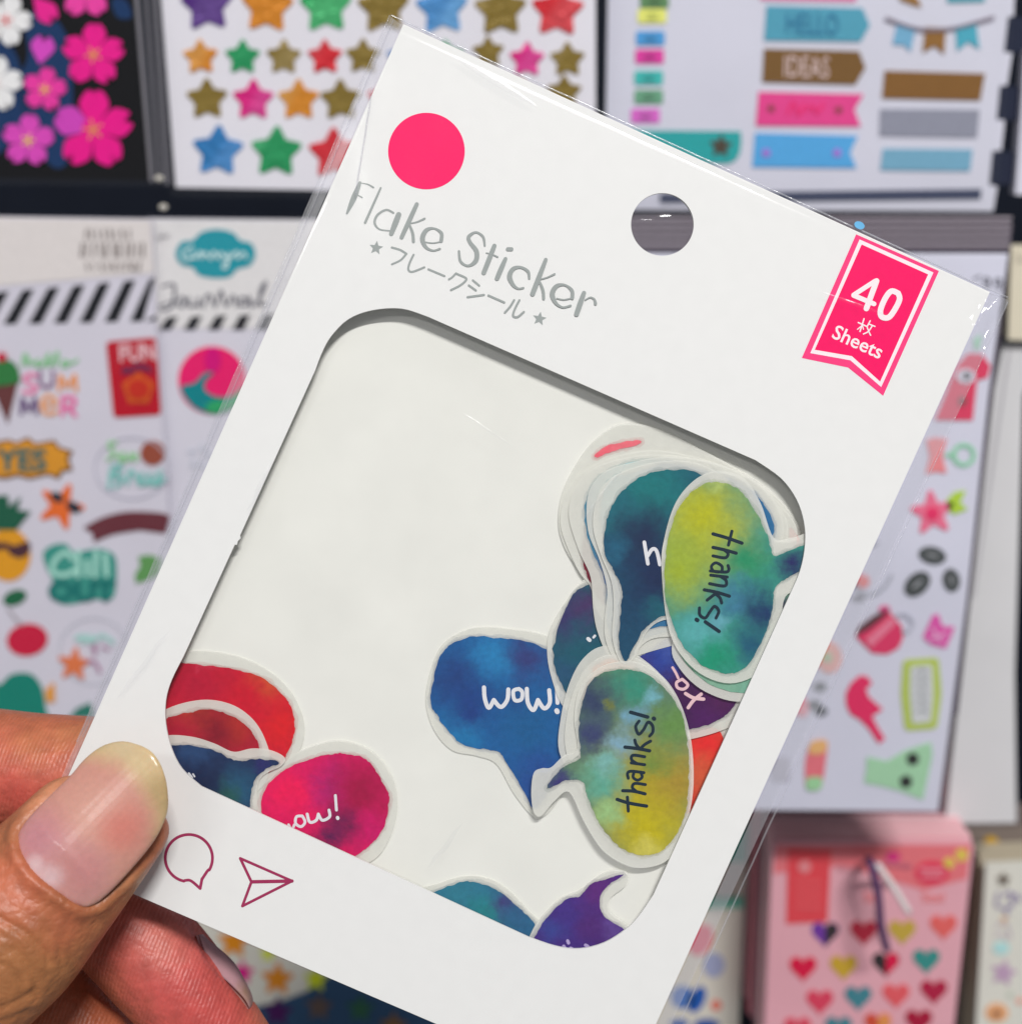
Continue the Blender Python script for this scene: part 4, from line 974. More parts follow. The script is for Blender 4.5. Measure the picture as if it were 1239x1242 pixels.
# ---- plain white pack and its neighbours at the far right
p = Pack('plain_white_pack', 'narrow plain white pack hanging at the far right edge', 'sticker pack', .361, [(1216, 420), (1262, 420), (1240, 480), (1230, 817), (1232, 998), (1146, 999), (1176, 725), (1202, 490)], (200, 199, 201), G_HANG, thick=6 * MM)
p.add('fold_line', [(1222, 425), (1226, 425), (1182, 725), (1179, 725)], (176, 174, 178), h=.2 * MM)
p = Pack('beige_pack', 'beige pack edge at the far right, above the plain white pack', 'sticker pack', .358, [(1226, 300), (1300, 300), (1300, 414), (1222, 412)], (206, 198, 178), G_HANG, thick=6 * MM)
p.add('header_line', [(1232, 306), (1298, 306), (1298, 318), (1231, 318)], (190, 182, 164), h=.2 * MM)
p = Pack('slim_white_pack', 'sliver of a white pack at the upper right corner edge', 'sticker pack', .362, [(1244, 60), (1300, 60), (1300, 236), (1231, 236)], (196, 196, 208), G_HANG, thick=4 * MM)
p.add('header_line', [(1250, 66), (1298, 66), (1298, 76), (1249, 76)], (150, 150, 170), h=.2 * MM)

# ---- pink heart packs
HY = .347
front8 = rpoly([(937, 1022), (1181, 1022), (1150, 1300), (925, 1300)], 7)
base8 = wall(HY)
hp = [base8.loc(x, y) for x, y in front8]
for k in range(11):
    yk = HY + .0042 * (k + 1)
    f8 = Frame((sum(v.x for v in hp) / len(hp), yk, min(v.y for v in hp)), (1, 0, 0), (0, 0, 1))
    o = thing('heart_sticker_pack', 'pink pack queued behind the front heart pack, only its edge showing', 'sticker pack', f8, 'heart packs queued on one hook')
    jx, jz = random.uniform(-.0009, .0009), random.uniform(-.0006, .0008)
    v = [Vector((q.x - f8.o.x + jx, q.y - f8.o.z + jz, 0)) for q in hp]; n8 = len(v)
    v += [Vector((q.x, q.y, -.0026)) for q in v]
    fcs = [tuple(range(n8))[::-1], tuple(range(n8, 2 * n8))] + [(i, (i + 1) % n8, (i + 1) % n8 + n8, i + n8) for i in range(n8)]
    mesh_obj('card', v, fcs, bink(random.choice([(206, 128, 138), (140, 98, 110), (224, 172, 178), (186, 100, 110)]), rough=.4), o)
p = Pack('heart_sticker_pack', 'pink sheet with rows of small coloured hearts and a red panel', 'sticker pack', HY, front8, (222, 160, 170), 'heart packs queued on one hook', thick=2 * MM,
         mat=None, sleeve=rpoly([(934, 1018), (1184, 1018), (1152, 1302), (922, 1302)], 8))
p.add('pink_header', [(940.5, 1025), (1177, 1025), (1172, 1066), (1120, 1080), (1020, 1050), (938, 1060)], (232, 112, 118), h=.18 * MM)
s = p.add('red_panel', K_((312, 292), (482, 300), (468, 582), (305, 592)), (214, 68, 76)); p.add('panel_emblem', ell(*K_((378, 365))[0], 8, n=16), (226, 130, 134), h=H2, par=s)
p.pen('panel_print', [(K_((345, 420 + 34 * k), (440, 425 + 34 * k)), 4) for k in range(4)], (220, 92, 98), h=H2, par=s)
s = p.add('red_seal', ell(*K_((882, 390))[0], 21, 15, n=26), (212, 56, 84)); p.pen('seal_print', [(K_((840, 375), (925, 378)), 5), (K_((845, 402), (920, 404)), 4)], (230, 130, 144), h=H2, par=s)
for q in ((950, 350, 7), (1000, 318, 8)): p.add('yellow_dot', ell(*K_(q[:2])[0], q[2], n=14), (212, 184, 84), h=H1)
p.add('magenta_mark', ell(*K_((728, 325))[0], 9, 6, n=14), (206, 52, 122), h=H1)
p.pen('grey_print', [(K_((515, 372), (595, 376)), 6)], (196, 130, 140), h=H1)
for st, x in (('Sti', 640), ('Seal', 885)): p.txt('lettering', st, *K_((x, 484))[0], 13, (216, 112, 110), h=H1, xs=1.0)
PY = [(460, 628, (108, 52, 150), (52, 44, 46)), (612, 622, (172, 36, 58), None), (765, 620, (184, 156, 62), None), (928, 600, (222, 96, 92), None),
      (372, 765, (206, 16, 62), None), (532, 760, (190, 154, 46), None), (700, 747, (48, 40, 42), (206, 18, 66)), (860, 735, (52, 134, 128), None),
      (438, 897, (208, 62, 88), None), (590, 882, (62, 124, 136), None), (740, 873, (218, 86, 92), None), (890, 857, (168, 26, 62), None),
      (350, 1005, (208, 70, 92), None), (512, 1002, (66, 124, 136), None), (668, 988, (200, 74, 52), (216, 140, 76)), (830, 975, (160, 16, 52), None), (440, 1110, (206, 40, 70), None), (600, 1100, (190, 154, 46), None), (760, 1090, (52, 134, 128), None)]
for x, y, c, c2 in PY:
    (cx, cy), = K_((x, y)); hh = p.add('heart', heart(cx, cy, 16.5), c)
    if c2: p.add('heart_half', [q for q in heart(cx, cy, 15.9) if q[0] >= cx - .01], c2, h=H2, par=hh)

# ---- hook with a clear price tag, in front of the heart packs
hf = wall(HY - .009); f9 = hf.at(*K_((640, 345))[0])
hk = thing('price_hook', 'dark bent hook with a clear tag hanging over the pink heart pack', 'hook', f9)
def rod(name, pts, r, mat, par, fr):
    C = crom([tuple(q) for q in pts], 6, False); v, f = [], []; m = 10
    for i, c in enumerate(C):
        c = Vector(c); t = (Vector(C[min(i + 1, len(C) - 1)]) - Vector(C[max(i - 1, 0)])).normalized()
        s_ = t.cross(Vector((0, .3, 1))).normalized(); u_ = s_.cross(t)
        rr = r * (1 if 0 < i < len(C) - 1 else .6)
        for k in range(m):
            a = 2 * math.pi * k / m; v.append(c + s_ * math.cos(a) * rr + u_ * math.sin(a) * rr)
    for i in range(len(C) - 1):
        for k in range(m):
            f.append((i * m + k, i * m + (k + 1) % m, (i + 1) * m + (k + 1) % m, (i + 1) * m + k))
    f.append(tuple(range(m))[::-1]); f.append(tuple(range((len(C) - 1) * m, len(C) * m)))
    return mesh_obj(name, v, f, mat, par, smooth=True)
def kp(x, y, h): return tuple(f9.loc(*K_((x, y))[0], h))
rod('rod', [kp(625, 340, -.006), kp(640, 352, .004), kp(668, 470, .006), kp(680, 600, .006), kp(705, 700, .005)], 1.15 * MM, bink((84, 58, 92), rough=.35), hk, f9)
rod('clear_arm', [kp(660, 350, .004), kp(720, 430, .006), kp(795, 552, .008)], .95 * MM, bink((206, 196, 196), rough=.15, spec=.8), hk, f9)
rod('cross_arm', [kp(632, 350, .003), kp(700, 352, .003), kp(800, 365, .002)], .8 * MM, bink((170, 88, 104), rough=.35), hk, f9)

# ---- teal striped pack below the package
p = Pack('floral_sticker_pack', 'cream sheet with teal lines and blue blots beside the heart packs', 'sticker pack', .378, [(690, 985), (907, 985), (905, 1047), (896, 1242), (892, 1300), (670, 1300)], (200, 195, 184), G_HANG)
p.add('teal_block', [(690, 988), (905.5, 988), (904, 1046), (690, 1044)], (78, 160, 142)); p.add('teal_line', [(690, 1090), (902, 1088), (901, 1102), (690, 1104)], (108, 176, 156)); p.add('pale_block', [(700, 1004), (898, 1004), (897, 1012), (700, 1012)], (110, 180, 160), h=H2)
for q, c in ((ell(*T_((255, 720))[0], 13, 20, 25, n=20), (206, 106, 122)), (ell(*T_((335, 875))[0], 13, 15, n=20), (150, 156, 186)), (ell(*T_((140, 1075))[0], 14, 14, n=20), (80, 112, 172)), (ell(*T_((232, 1090))[0], 9, 17, 25, n=20), (38, 84, 160)), (ell(*T_((350, 1125))[0], 6.5, n=14), (214, 120, 104)), (ell(*T_((290, 1250))[0], 16, 8, n=18), (56, 84, 146)), (ell(*T_((120, 1240))[0], 12, 6, n=18), (90, 110, 160))):
    p.add('floral_blot', q, c, smooth=False)

# ---- star sheet behind the fingers
p = Pack('star_sticker_pack', 'white and navy star sheet below the package, behind the fingers', 'sticker pack', .392, [(170, 1030), (600, 1030), (600, 1310), (170, 1310)], (206, 203, 192), G_HANG)
p.add('navy_field', [(270, 1236), (300, 1224), (340, 1215), (372, 1203), (400, 1183), (430, 1150), (590, 1140), (590, 1305), (270, 1305)], (48, 76, 106), smooth=False)
for x, y, R, c in ((400, 245, 20, ORG), (605, 420, 20, (206, 128, 36)), (560, 300, 10, (206, 214, 70)), (785, 420, 15, (196, 206, 40)), (440, 390, 15, (204, 38, 128)), (605, 575, 19, (70, 26, 84)), (800, 550, 17, (96, 80, 74)), (995, 560, 17, (48, 92, 70)), (1150, 640, 17, (120, 90, 60))):
    (cx, cy), = O_((x, y)); p.add('star', star(cx, cy, R, 3, .5), c, h=H2)

# ---- little icons at the lower right corner
BY = .372; base11 = wall(BY)
front11 = [(1195, 1050), (1310, 1045), (1310, 1300), (1180, 1300)]
fp = [base11.loc(x, y) for x, y in front11]
for k in range(7):
    f11 = Frame((fp[0].x, BY + .0046 * (k + 1), fp[2].y), (1, 0, 0), (0, 0, 1))
    o = thing('sketch_sticker_pack', 'brownish pack queued behind the small sketch sheet, only its edge showing', 'sticker pack', f11, 'sketch packs queued on one hook')
    v = [Vector((q.x - f11.o.x + random.uniform(-.0005, .0003), q.y - f11.o.z, 0)) for q in fp]; v += [Vector((q.x, q.y, -.0032)) for q in v]
    mesh_obj('card', v, [(3, 2, 1, 0), (4, 5, 6, 7)] + [(i, (i + 1) % 4, (i + 1) % 4 + 4, i + 4) for i in range(4)], bink(((176, 166, 146), (128, 116, 108), (110, 100, 98))[min(k // 2, 2)], rough=.5), o)
p = Pack('sketch_sticker_pack', 'white sheet of small sketched flowers at the lower right corner', 'sticker pack', BY, front11, (204, 203, 194), 'sketch packs queued on one hook', thick=2 * MM)
s = p.add('dark_bloom', star(*U_((1125, 345))[0], 9, 0, .6), (128, 118, 108)); p.add('bloom_heart', ell(*U_((1125, 345))[0], 3.5, n=10), (70, 66, 62), h=H2, par=s)
p.pen('violet_sketch', [(U_((1090, 430), (1080, 500), (1110, 520)), 4), (U_((1130, 440), (1170, 430), (1180, 500), (1140, 520), (1150, 560)), 5), (U_((1200, 440), (1230, 470)), 5)], (150, 142, 164), h=H1)
p.pen('grey_sketch', [(U_((1080, 640), (1130, 600), (1160, 660), (1170, 700)), 3), (U_((1070, 700), (1110, 680), (1150, 720)), 3)], (186, 176, 184), h=H1)
p.add('pale_blue_bud', ell(*U_((1110, 770))[0], 10, 8, n=18), (166, 206, 206)); p.add('amber_dot', ell(*U_((1128, 600))[0], 4, 5, n=12), (206, 166, 110))
p.add('violet_bloom', star(*U_((1125, 925))[0], 16, 12, .5), (176, 148, 174))
s = p.add('peach_bloom', ell(*U_((1083, 1172))[0], 14, 11.5, n=22), (220, 162, 118)); p.add('bloom_heart', ell(*U_((1083, 1178))[0], 5, n=12), (150, 98, 70), h=H2, par=s)
p.add('peach_dot', ell(*U_((1225, 1100))[0], 4, n=12), (214, 150, 130)); p.add('green_fleck', ell(*U_((1165, 1060))[0], 3.5, n=10), (176, 184, 170))
p = Pack('mustard_tag', 'small mustard yellow tag in the dark gap above the sketch sheet', 'tag', .385, rpoly(U_((1005, 110), (1040, 80), (1090, 95), (1115, 165), (1095, 225), (1020, 215)), 3), (190, 150, 40), part='tag_card')
p.add('tag_mark', ell(*U_((1055, 155))[0], 5, n=12), (170, 128, 30), h=.25 * MM)


# ================================================================== the hand that holds the package
HF = CARD.at(-420, 1700)
def hl(px, py, hmm): return HF.loc(px, py, hmm * MM)
def px_m(r, hmm): return r * (DIST - hmm * MM) / FPX

def loft(path, m=30, sub=5, cap=True):
    """a limb: path of (x, y, height mm, half width in layout units, half depth mm); round ends"""
    P = [tuple(hl(x, y, z)) + (px_m(a, z), b * MM) for x, y, z, a, b in path]
    C = crom(P, sub, False); L = len(C); v, f = [], []
    rings = []
    for i, c in enumerate(C):
        p = Vector(c[:3]); t = (Vector(C[min(i + 1, L - 1)][:3]) - Vector(C[max(i - 1, 0)][:3])).normalized()
        s_ = t.cross(Vector((0, 0, 1))).normalized(); u_ = s_.cross(t).normalized()
        rings.append([p + s_ * math.cos(2 * math.pi * k / m) * c[3] + u_ * math.sin(2 * math.pi * k / m) * c[4] for k in range(m)])
    for r in rings: v += r
    for i in range(L - 1):
        for k in range(m):
            f.append((i * m + k, i * m + (k + 1) % m, (i + 1) * m + (k + 1) % m, (i + 1) * m + k))
    f.append(tuple(range(m))[::-1]); f.append(tuple(range((L - 1) * m, L * m)))
    return v, f

limbs = [
 # thumb, tip first
 [(178, 950, 3.9, 5, .5), (174, 955, 4.1, 26, 2.2), (166, 963, 4.5, 46, 3.4), (150, 980, 5.2, 63, 4.3), (127, 1002, 6.0, 76, 5.2), (94, 1034, 7.0, 86, 6.3), (52, 1078, 8.1, 95, 7.3), (6, 1128, 9.2, 104, 8.4), (-45, 1180, 9.8, 104, 8.8), (-110, 1260, 9, 108, 9.0), (-200, 1370, 2.0, 130, 11), (-300, 1500, -12, 170, 14), (-380, 1600, -22, 190, 16)],
 # index finger behind the card
 [(262, 946, -10.5, 6, .8), (255, 945, -10.4, 32, 3.2), (235, 944, -10.2, 52, 5.4), (195, 942, -10.2, 64, 6.7), (120, 938, -10.4, 68, 7.1), (40, 936, -11, 71, 7.6), (-50, 930, -13, 74, 8.2), (-150, 930, -18, 76, 8.6), (-260, 960, -27, 80, 9.2), (-370, 1030, -38, 95, 11), (-440, 1120, -42, 110, 13)],
 # middle finger curling under the card
 [(322, 1316, -11.5, 6, .8), (316, 1309, -11.4, 32, 3.2), (300, 1293, -11.2, 47, 5.0), (258, 1248, -10.9, 58, 6.2), (199, 1178, -10.8, 66, 6.9), (142, 1116, -11.8, 67, 7.4), (76, 1056, -15, 73, 8.0), (-8, 1012, -22, 78, 8.6), (-110, 1005, -31, 82, 9.2), (-230, 1050, -39, 86, 9.8), (-360, 1150, -45, 100, 12), (-430, 1230, -46, 120, 13)],
 # ring finger below it
 [(240, 1420, -17.5, 6, .8), (232, 1410, -17.4, 34, 3.2), (215, 1390, -17.2, 52, 5.2), (170, 1338, -16.4, 62, 6.6), (104, 1263, -15.6, 66, 7.2), (50, 1205, -16.5, 70, 7.6), (-10, 1150, -22, 76, 8.2), (-100, 1120, -32, 80, 8.8), (-200, 1145, -41, 84, 9.4), (-330, 1240, -47, 100, 12), (-420, 1330, -47, 120, 13)],
 # little finger, mostly out of sight
 [(150, 1500, -24, 6, .8), (142, 1490, -24, 32, 3), (120, 1462, -24, 50, 5), (70, 1400, -24, 60, 6), (0, 1330, -26, 64, 6.6), (-80, 1270, -34, 68, 7.4), (-190, 1280, -43, 74, 8.4), (-320, 1370, -48, 90, 11), (-400, 1450, -46, 110, 13)],
 # palm and wrist
 [(-470, 1010, -44, 60, 8), (-455, 1080, -44, 130, 12), (-440, 1200, -44, 190, 14), (-430, 1350, -42, 215, 15), (-420, 1500, -36, 215, 17), (-420, 1650, -32, 190, 17), (-425, 1780, -32, 165, 16), (-430, 1900, -32, 160, 16)],
]
V0, F0 = [], []
for lb in limbs:
    v, f = loft(lb); k = len(V0); V0 += v; F0 += [tuple(i + k for i in q) for q in f]
me0 = bpy.data.meshes.new('hand_raw'); me0.from_pydata([tuple(v) for v in V0], [], F0); me0.update()
bm = bmesh.new(); bm.from_mesh(me0); bmesh.ops.recalc_face_normals(bm, faces=bm.faces); bm.to_mesh(me0); bm.free()
tmp = bpy.data.objects.new('hand_raw', me0); COL.objects.link(tmp)
md = tmp.modifiers.new('remesh', 'REMESH'); md.mode = 'VOXEL'; md.voxel_size = 0.00042
sm = tmp.modifiers.new('smooth', 'SMOOTH'); sm.iterations = 12; sm.factor = .5
hand_me = bpy.data.meshes.new_from_object(tmp.evaluated_get(bpy.context.evaluated_depsgraph_get()))
bpy.data.objects.remove(tmp)
hand_me.name = 'hand'

# --- sculpting: nail bed, folds and joint creases (distances measured over the thumb's own surface, from above)
def outline_rows():
    r = [(0.00, (181, 910), (185, 913)), (0.02, (163, 902), (194, 926)), (0.08, (136, 900), (202, 950)), (0.18, (108, 916), (203, 984)), (0.32, (88, 938), (189, 1017)),
         (0.48, (68, 958), (169, 1043)), (0.64, (49, 977), (148, 1067)), (0.78, (32, 996), (128, 1087)), (0.88, (22, 1014), (112, 1098)), (0.95, (24, 1035), (96, 1099)), (0.99, (36, 1056), (75, 1087)), (1.0, (52, 1071), (56, 1074))]
    f = crom([(a,) + b + c for a, b, c in r], 5, False)
    return [(q[0], (q[1], q[2]), (q[3], q[4])) for q in f]
ROWS = outline_rows()
poly_nail = [r[1] for r in ROWS] + [r[2] for r in reversed(ROWS)]
import numpy as np
def seg_d(X, Y, poly, closed):
    best = np.full(X.shape, 1e9); n = len(poly)
    for i in range(n if closed else n - 1):
        ax, ay = poly[i]; bx, by = poly[(i + 1) % n]
        dx, dy = bx - ax, by - ay; q = dx * dx + dy * dy
        t = np.zeros(X.shape) if q == 0 else np.clip(((X - ax) * dx + (Y - ay) * dy) / q, 0, 1)
        best = np.minimum(best, np.hypot(X - ax - t * dx, Y - ay - t * dy))
    return best
def inside(X, Y, poly):
    r = np.zeros(X.shape, bool); n = len(poly); j = n - 1
    for i in range(n):
        xi, yi = poly[i]; xj, yj = poly[j]
        if yi != yj: r ^= ((yi > Y) != (yj > Y)) & (X < (xj - xi) * (Y - yi) / (yj - yi) + xi)
        j = i
    return r
R_ = cz(0, 1030, 5.844); S_ = cz(150, 1050, 6.453)
CREASES = [(R_((-60, 470), (40, 510), (150, 580), (250, 660), (320, 730), (352, 800)), .42, 3.2), (R_((90, 700), (160, 780), (215, 870), (250, 960), (262, 1060)), .36, 3.4),
           (R_((-60, 1150), (60, 1110), (160, 1060), (240, 1010)), .34, 3.6), (R_((-40, 800), (60, 850), (130, 930), (150, 1020)), .22, 3.5), (R_((-60, 1240), (80, 1200), (200, 1150)), .25, 3.5),
           (R_((330, 560), (390, 640), (420, 730), (430, 830)), .18, 3), (R_((-50, 600), (80, 640), (180, 720)), .16, 2.6), (R_((440, 640), (420, 740), (440, 860)), .15, 3)]
nv = len(hand_me.vertices)
CO = np.empty(nv * 3); hand_me.vertices.foreach_get('co', CO); CO = CO.reshape(-1, 3)
NO = np.empty(nv * 3); hand_me.vertex_normals.foreach_get('vector', NO); NO = NO.reshape(-1, 3)
MW = np.array(HF.m)
WP = CO @ MW[:3, :3].T + MW[:3, 3]
DP = WP @ np.array(AX_F)
XX = PW / 2 + (WP @ np.array(AX_U)) / DP * FPX; YY = PH / 2 - (WP @ np.array(AX_V)) / DP * FPX
sel = np.where((CO[:, 2] > 3 * MM) & (XX > -90) & (XX < 230) & (YY > 870) & (YY < 1330))[0]
X, Y, up = XX[sel], YY[sel], np.clip(NO[sel, 2], 0, 1)
D = np.zeros((len(sel), 3)); nn = NO[sel]
dn = seg_d(X, Y, poly_nail[::2], True); ins = inside(X, Y, poly_nail)
D[:, 2] -= np.where(ins, .8 * MM * np.clip(dn / 6, 0, 1) * up, 0)
fold = np.where(ins, .30 * np.exp(-(dn / 3.0) ** 2), .62 * np.exp(-((dn - 6) / 8.0) ** 2)) * np.where(Y < 935, 0, 1)
D += nn * (fold * MM)[:, None]
for cl, dep, wd in CREASES:
    q = seg_d(X, Y, crom(cl, 4, False), False)
    D -= nn * (dep * 1.0 * MM * (np.exp(-(q / (wd * .85)) ** 2) - .22 * np.exp(-((q - wd * 3) / (wd * 1.6)) ** 2)) * up)[:, None]
q = seg_d(X, Y, [(4, 1024), (20, 1058), (52, 1088), (92, 1112)], False)
rough_ = np.array([noise.noise((a * .17, b * .17, 1.0)) + .6 * noise.noise((a * .4, b * .4, 5.0)) for a, b in zip(X, Y)])
D += nn * (rough_ * .20 * MM * (np.exp(-(q / 15) ** 2) + .25) * up)[:, None]
CO[sel] += D
sel = np.where((CO[:, 2] < 0) & (CO[:, 2] > -16 * MM) & (XX > 220) & (XX < 340) & (YY > 1080))[0]
q = seg_d(XX[sel], YY[sel], S_((560, 500), (600, 560), (655, 690), (765, 838), (865, 935), (980, 1045)), False)
CO[sel] -= NO[sel] * (.45 * MM * np.exp(-(q / 5.0) ** 2))[:, None]
hand_me.vertices.foreach_set('co', CO.ravel()); hand_me.update()
for q in hand_me.polygons: q.use_smooth = True

def skin_mat():
    sp = [ # (x, y, radius, colour, height mm): redness and tan of the skin itself
      (30, 950, 110, (196, 100, 82), -4), (40, 890, 50, (188, 112, 78), -4), (90, 880, 34, (186, 116, 80), -5), (20, 960, 40, (196, 88, 76), -4),
      (215, 1180, 150, (198, 88, 84), -4), (200, 1130, 60, (200, 112, 100), -4), (260, 1240, 80, (186, 76, 72), -4), (210, 1100, 36, (184, 112, 88), -4),
      (110, 1225, 90, (182, 100, 70), -9),
      (40, 1180, 170, (162, 106, 66), 16), (25, 1085, 60, (182, 100, 70), 16), (85, 1120, 46, (164, 94, 64), 14), (60, 950, 60, (198, 132, 98), 10), (5, 1060, 40, (190, 106, 76), 16), (150, 1075, 34, (186, 138, 98), 8), (115, 1140, 38, (170, 102, 74), 8)]
    m = spots_mat('skin', (172, 104, 72), sp, HF, rough=.43, warp=1.4 * MM, warp_scale=260, grain_amt=.17, grain_scale=520, soft=.1, spread=1.3, spec=.42)
    nt = m.node_tree; b = nt.nodes['Principled BSDF']
    b.inputs['Subsurface Weight'].default_value = 0.12
    b.inputs['Subsurface Radius'].default_value = (1.0, .35, .2)
    b.inputs['Subsurface Scale'].default_value = .0012
    tc = N(nt, 'ShaderNodeTexCoord')
    # friction ridges on the finger pads
    wv = N(nt, 'ShaderNodeTexWave', wave_type='BANDS', bands_direction='X')
    wv.inputs['Scale'].default_value = 620; wv.inputs['Distortion'].default_value = 9.0; wv.inputs['Detail'].default_value = 2; wv.inputs['Detail Scale'].default_value = .12
    mp = N(nt, 'ShaderNodeMapping'); mp.inputs['Rotation'].default_value = (0, 0, rad(18))
    nt.links.new(tc.outputs['Object'], mp.inputs['Vector']); nt.links.new(mp.outputs[0], wv.inputs['Vector'])
    sep = N(nt, 'ShaderNodeSeparateXYZ'); nt.links.new(tc.outputs['Object'], sep.inputs[0])
    pad = N(nt, 'ShaderNodeMapRange'); pad.inputs['From Min'].default_value = 0.0; pad.inputs['From Max'].default_value = -.002
    nt.links.new(sep.outputs['Z'], pad.inputs['Value'])                    # the fingers behind the card show their pads
    ridge = N(nt, 'ShaderNodeMath', operation='MULTIPLY'); nt.links.new(wv.outputs['Fac'], ridge.inputs[0]); nt.links.new(pad.outputs[0], ridge.inputs[1])
    vo = N(nt, 'ShaderNodeTexVoronoi', feature='DISTANCE_TO_EDGE'); vo.inputs['Scale'].default_value = 900
    nt.links.new(tc.outputs['Object'], vo.inputs['Vector'])
    nz = N(nt, 'ShaderNodeTexNoise'); nz.inputs['Scale'].default_value = 500; nz.inputs['Detail'].default_value = 6
    nt.links.new(tc.outputs['Object'], nz.inputs['Vector'])
    a1 = N(nt, 'ShaderNodeMath', operation='MULTIPLY_ADD'); a1.inputs[1].default_value = .13; nt.links.new(ridge.outputs[0], a1.inputs[0]); nt.links.new(nz.outputs['Fac'], a1.inputs[2])
    a2 = N(nt, 'ShaderNodeMath', operation='MULTIPLY_ADD'); a2.inputs[1].default_value = .5; nt.links.new(vo.outputs['Distance'], a2.inputs[0]); nt.links.new(a1.outputs[0], a2.inputs[2])
    bp = N(nt, 'ShaderNodeBump'); bp.inputs['Strength'].default_value = .85; bp.inputs['Distance'].default_value = .00026
    nt.links.new(a2.outputs[0], bp.inputs['Height']); nt.links.new(bp.outputs['Normal'], b.inputs['Normal'])
    return m
skin = skin_mat()
hand_me.materials.clear(); hand_me.materials.append(skin)
hand = bpy.data.objects.new('hand', hand_me); COL.objects.link(hand); hand.matrix_world = HF.m
tag(hand, 'hand with a long thumbnail pinching the corner of the white sticker package', 'hand')

# --- thumbnail: a thin curved plate
AXD = Vector((-.70, .714)); AXP = Vector((.714, .70)); TIPP = Vector((178, 950))
HC = [(-70, 2.1, 6.9), (-30, 3.3, 6.85), (0, 4.1, 6.8), (40, 5.05, 6.7), (80, 5.95, 6.65), (120, 6.85, 6.7), (170, 7.9, 7.1), (230, 9.2, 8.0)]
def lerp_tab(s):
    if s <= HC[0][0]: return HC[0][1:]
    for a, b in zip(HC, HC[1:]):
        if s <= b[0]:
            t = (s - a[0]) / (b[0] - a[0]); return (a[1] + (b[1] - a[1]) * t, a[2] + (b[2] - a[2]) * t)
    return HC[-1][1:]
def nail_point(x, y, lift):
    q = Vector((x, y)) - TIPP; s = q.dot(AXD); w = q.dot(AXP)
    hc, bb = lerp_tab(s)
    if s > 128: lift -= (s - 128) * .02                                  # the root slips under the cuticle
    return HF.loc(x, y, (hc + (bb + lift) * math.sqrt(max(.05, 1 - (w / 97.0) ** 2))) * MM)
def nail_plate():
    ring = [Vector(q) for q in crom(poly_nail[::4], 6)]
    pts = list(ring); n0 = len(ring); edges = [(i, (i + 1) % n0) for i in range(n0)]
    gx = np.arange(10, 210, 3.2); gy = np.arange(896, 1112, 3.2)
    X, Y = np.meshgrid(gx, gy); X = X.ravel() + (Y.ravel() * 7.3 % 1.3); Y = Y.ravel()
    rp = [tuple(q) for q in ring]
    ok = inside(X, Y, rp) & (seg_d(X, Y, rp, True) > 1.6)
    pts += [Vector((float(a), float(b))) for a, b in zip(X[ok], Y[ok])]
    vo, eo, fo, *_ = delaunay_2d_cdt(pts, edges, [tuple(range(n0))], 1, 1e-5)
    dd_ = seg_d(np.array([q.x for q in vo]), np.array([q.y for q in vo]), rp, True)
    v, f = [], []
    for lay in (0, 1):
        for q, de in zip(vo, dd_):
            w = (q - TIPP).dot(AXP); s_ = (q - TIPP).dot(AXD)
            ridge = .018 * math.sin(w * .75 + .6 * math.sin(s_ * .03)) + .035 * noise.noise((w * .16, s_ * .012, 4)) + .010 * noise.noise((w * .35, s_ * .2, 7))
            v.append(nail_point(q.x, q.y, .34 + ridge - lay * .45 - .16 * math.exp(-(de / 2.2) ** 2) * (1 - lay)))
    n1 = len(vo)
    for q in fo:
        a, b, c = [vo[i] for i in q[:3]]
        ccw = (b.x - a.x) * (c.y - a.y) - (b.y - a.y) * (c.x - a.x) > 0      # y runs down in the layout
        q = tuple(q); f.append(q[::-1] if ccw else q); f.append(tuple(i + n1 for i in (q if ccw else q[::-1])))
    cnt = {}
    for q in fo:
        for a, b in zip(q, list(q[1:]) + [q[0]]): cnt[(a, b)] = 1
    for (a, b) in cnt:
        if (b, a) not in cnt: f.append((a, b, b + n1, a + n1))
    return v, f
v, f = nail_plate()
NS = [(198, 965, 30, (180, 154, 112)), (170, 1032, 34, (168, 134, 104)), (150, 905, 26, (200, 178, 142)),
      (94, 1008, 100, (198, 142, 128), .74), (80, 1062, 70, (194, 140, 134), .5), (112, 982, 40, (202, 150, 136)), (148, 1004, 30, (202, 126, 114)), (45, 1018, 40, (190, 130, 136)), (98, 1056, 30, (190, 130, 128)),
      (60, 1066, 16, (208, 174, 176)), (42, 1052, 13, (208, 174, 176))]
NS = [(q[0], q[1], q[2], q[3], nail_point(q[0], q[1], .34).z / MM) + ((q[4],) if len(q) > 4 else ()) for q in NS]
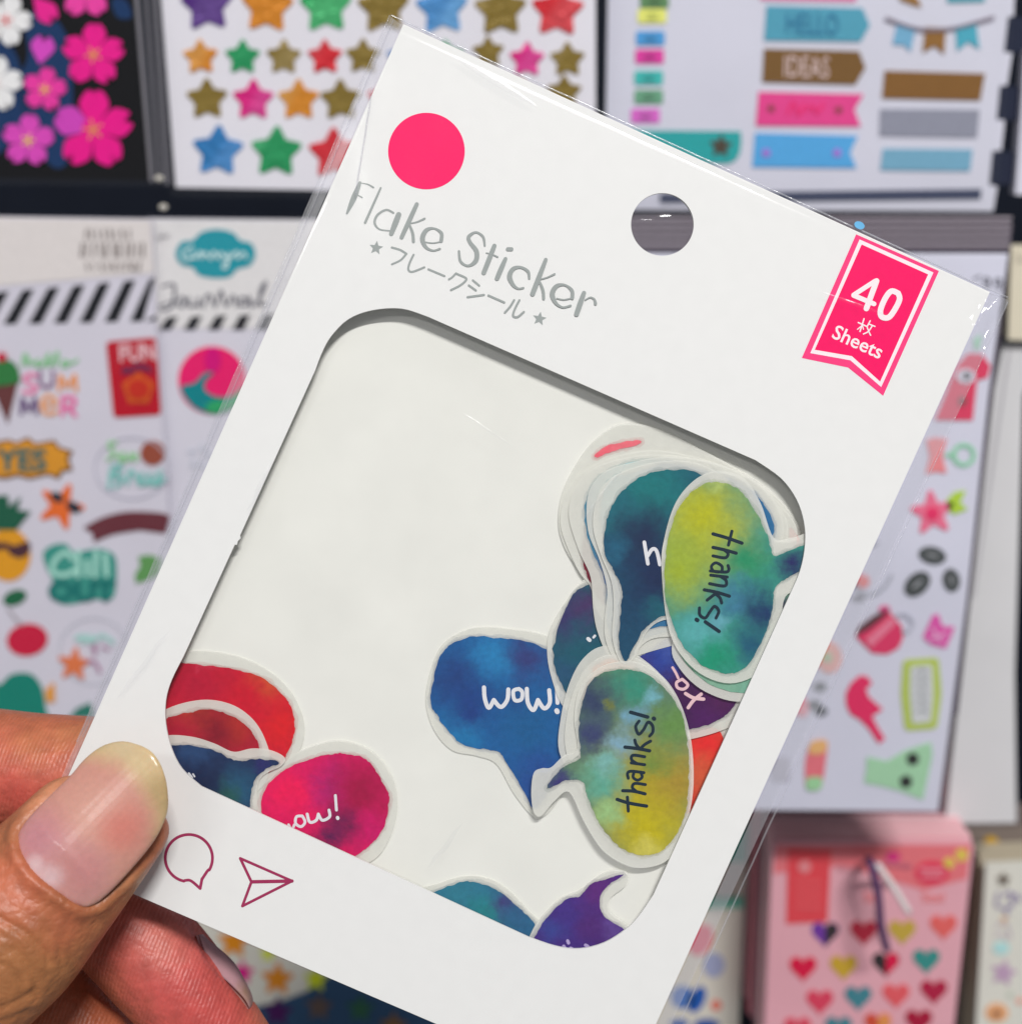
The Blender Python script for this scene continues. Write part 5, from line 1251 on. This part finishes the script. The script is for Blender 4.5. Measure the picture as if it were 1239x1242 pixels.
nail_m = spots_mat('thumb_nail', (200, 174, 132), NS, HF, rough=.23, warp=.5 * MM, warp_scale=200, grain_amt=.05, soft=.1, spread=1.5, spec=.5)
nt = nail_m.node_tree; nb = nt.nodes['Principled BSDF']; 
nb.inputs['Subsurface Weight'].default_value = .1; nb.inputs['Subsurface Scale'].default_value = .0008
tn = mesh_obj('thumb_nail', v, f, nail_m, hand, smooth=True)
# --- nail of the curled finger, seen from its side
def side_nail():
    inn = S_((590, 540), (640, 690), (745, 845), (840, 935), (940, 1040), (985, 1120)); out = S_((640, 495), (740, 615), (862, 752), (952, 900), (1020, 1020), (1040, 1100))
    inn = crom(inn, 5, False); out = crom(out, 5, False); v, f = [], []; n = len(inn); m = 10
    for lay in (0, 1):
        for i in range(n):
            e = math.sin(math.pi * i / (n - 1)) ** .35                     # rounded ends
            for j in range(m + 5):
                t = j / m
                if t <= 1:
                    a = t * math.pi / 2; x = inn[i][0] + (out[i][0] - inn[i][0]) * math.sin(a) * e; y = inn[i][1] + (out[i][1] - inn[i][1]) * math.sin(a) * e; z = -9.0 - 3.4 * (1 - math.cos(a))
                else:
                    x = inn[i][0] + (out[i][0] - inn[i][0]) * e - (t - 1) ** 2 * 30; y = inn[i][1] + (out[i][1] - inn[i][1]) * e; z = -12.4 - (t - 1) * 7
                v.append(hl(x - lay * 3.5, y + lay * 1.5, z - lay * .1))
    w = m + 5; n1 = n * w
    for lay in (0, 1):
        for i in range(n - 1):
            for j in range(w - 1):
                a = lay * n1 + i * w + j; q = (a, a + 1, a + w + 1, a + w); f.append(q if lay else q[::-1])
    for i in range(n - 1): f.append((i * w, (i + 1) * w, (i + 1) * w + n1, i * w + n1)); f.append((i * w + w - 1, (i + 1) * w + w - 1, (i + 1) * w + w - 1 + n1, i * w + w - 1 + n1))
    return v, f
v, f = side_nail()
mesh_obj('finger_nail', v, f, spots_mat('finger_nail', (170, 130, 136), [(300, 1205, 16, (150, 118, 100), -10)], HF, rough=.4, grain_amt=.04), hand, smooth=True)
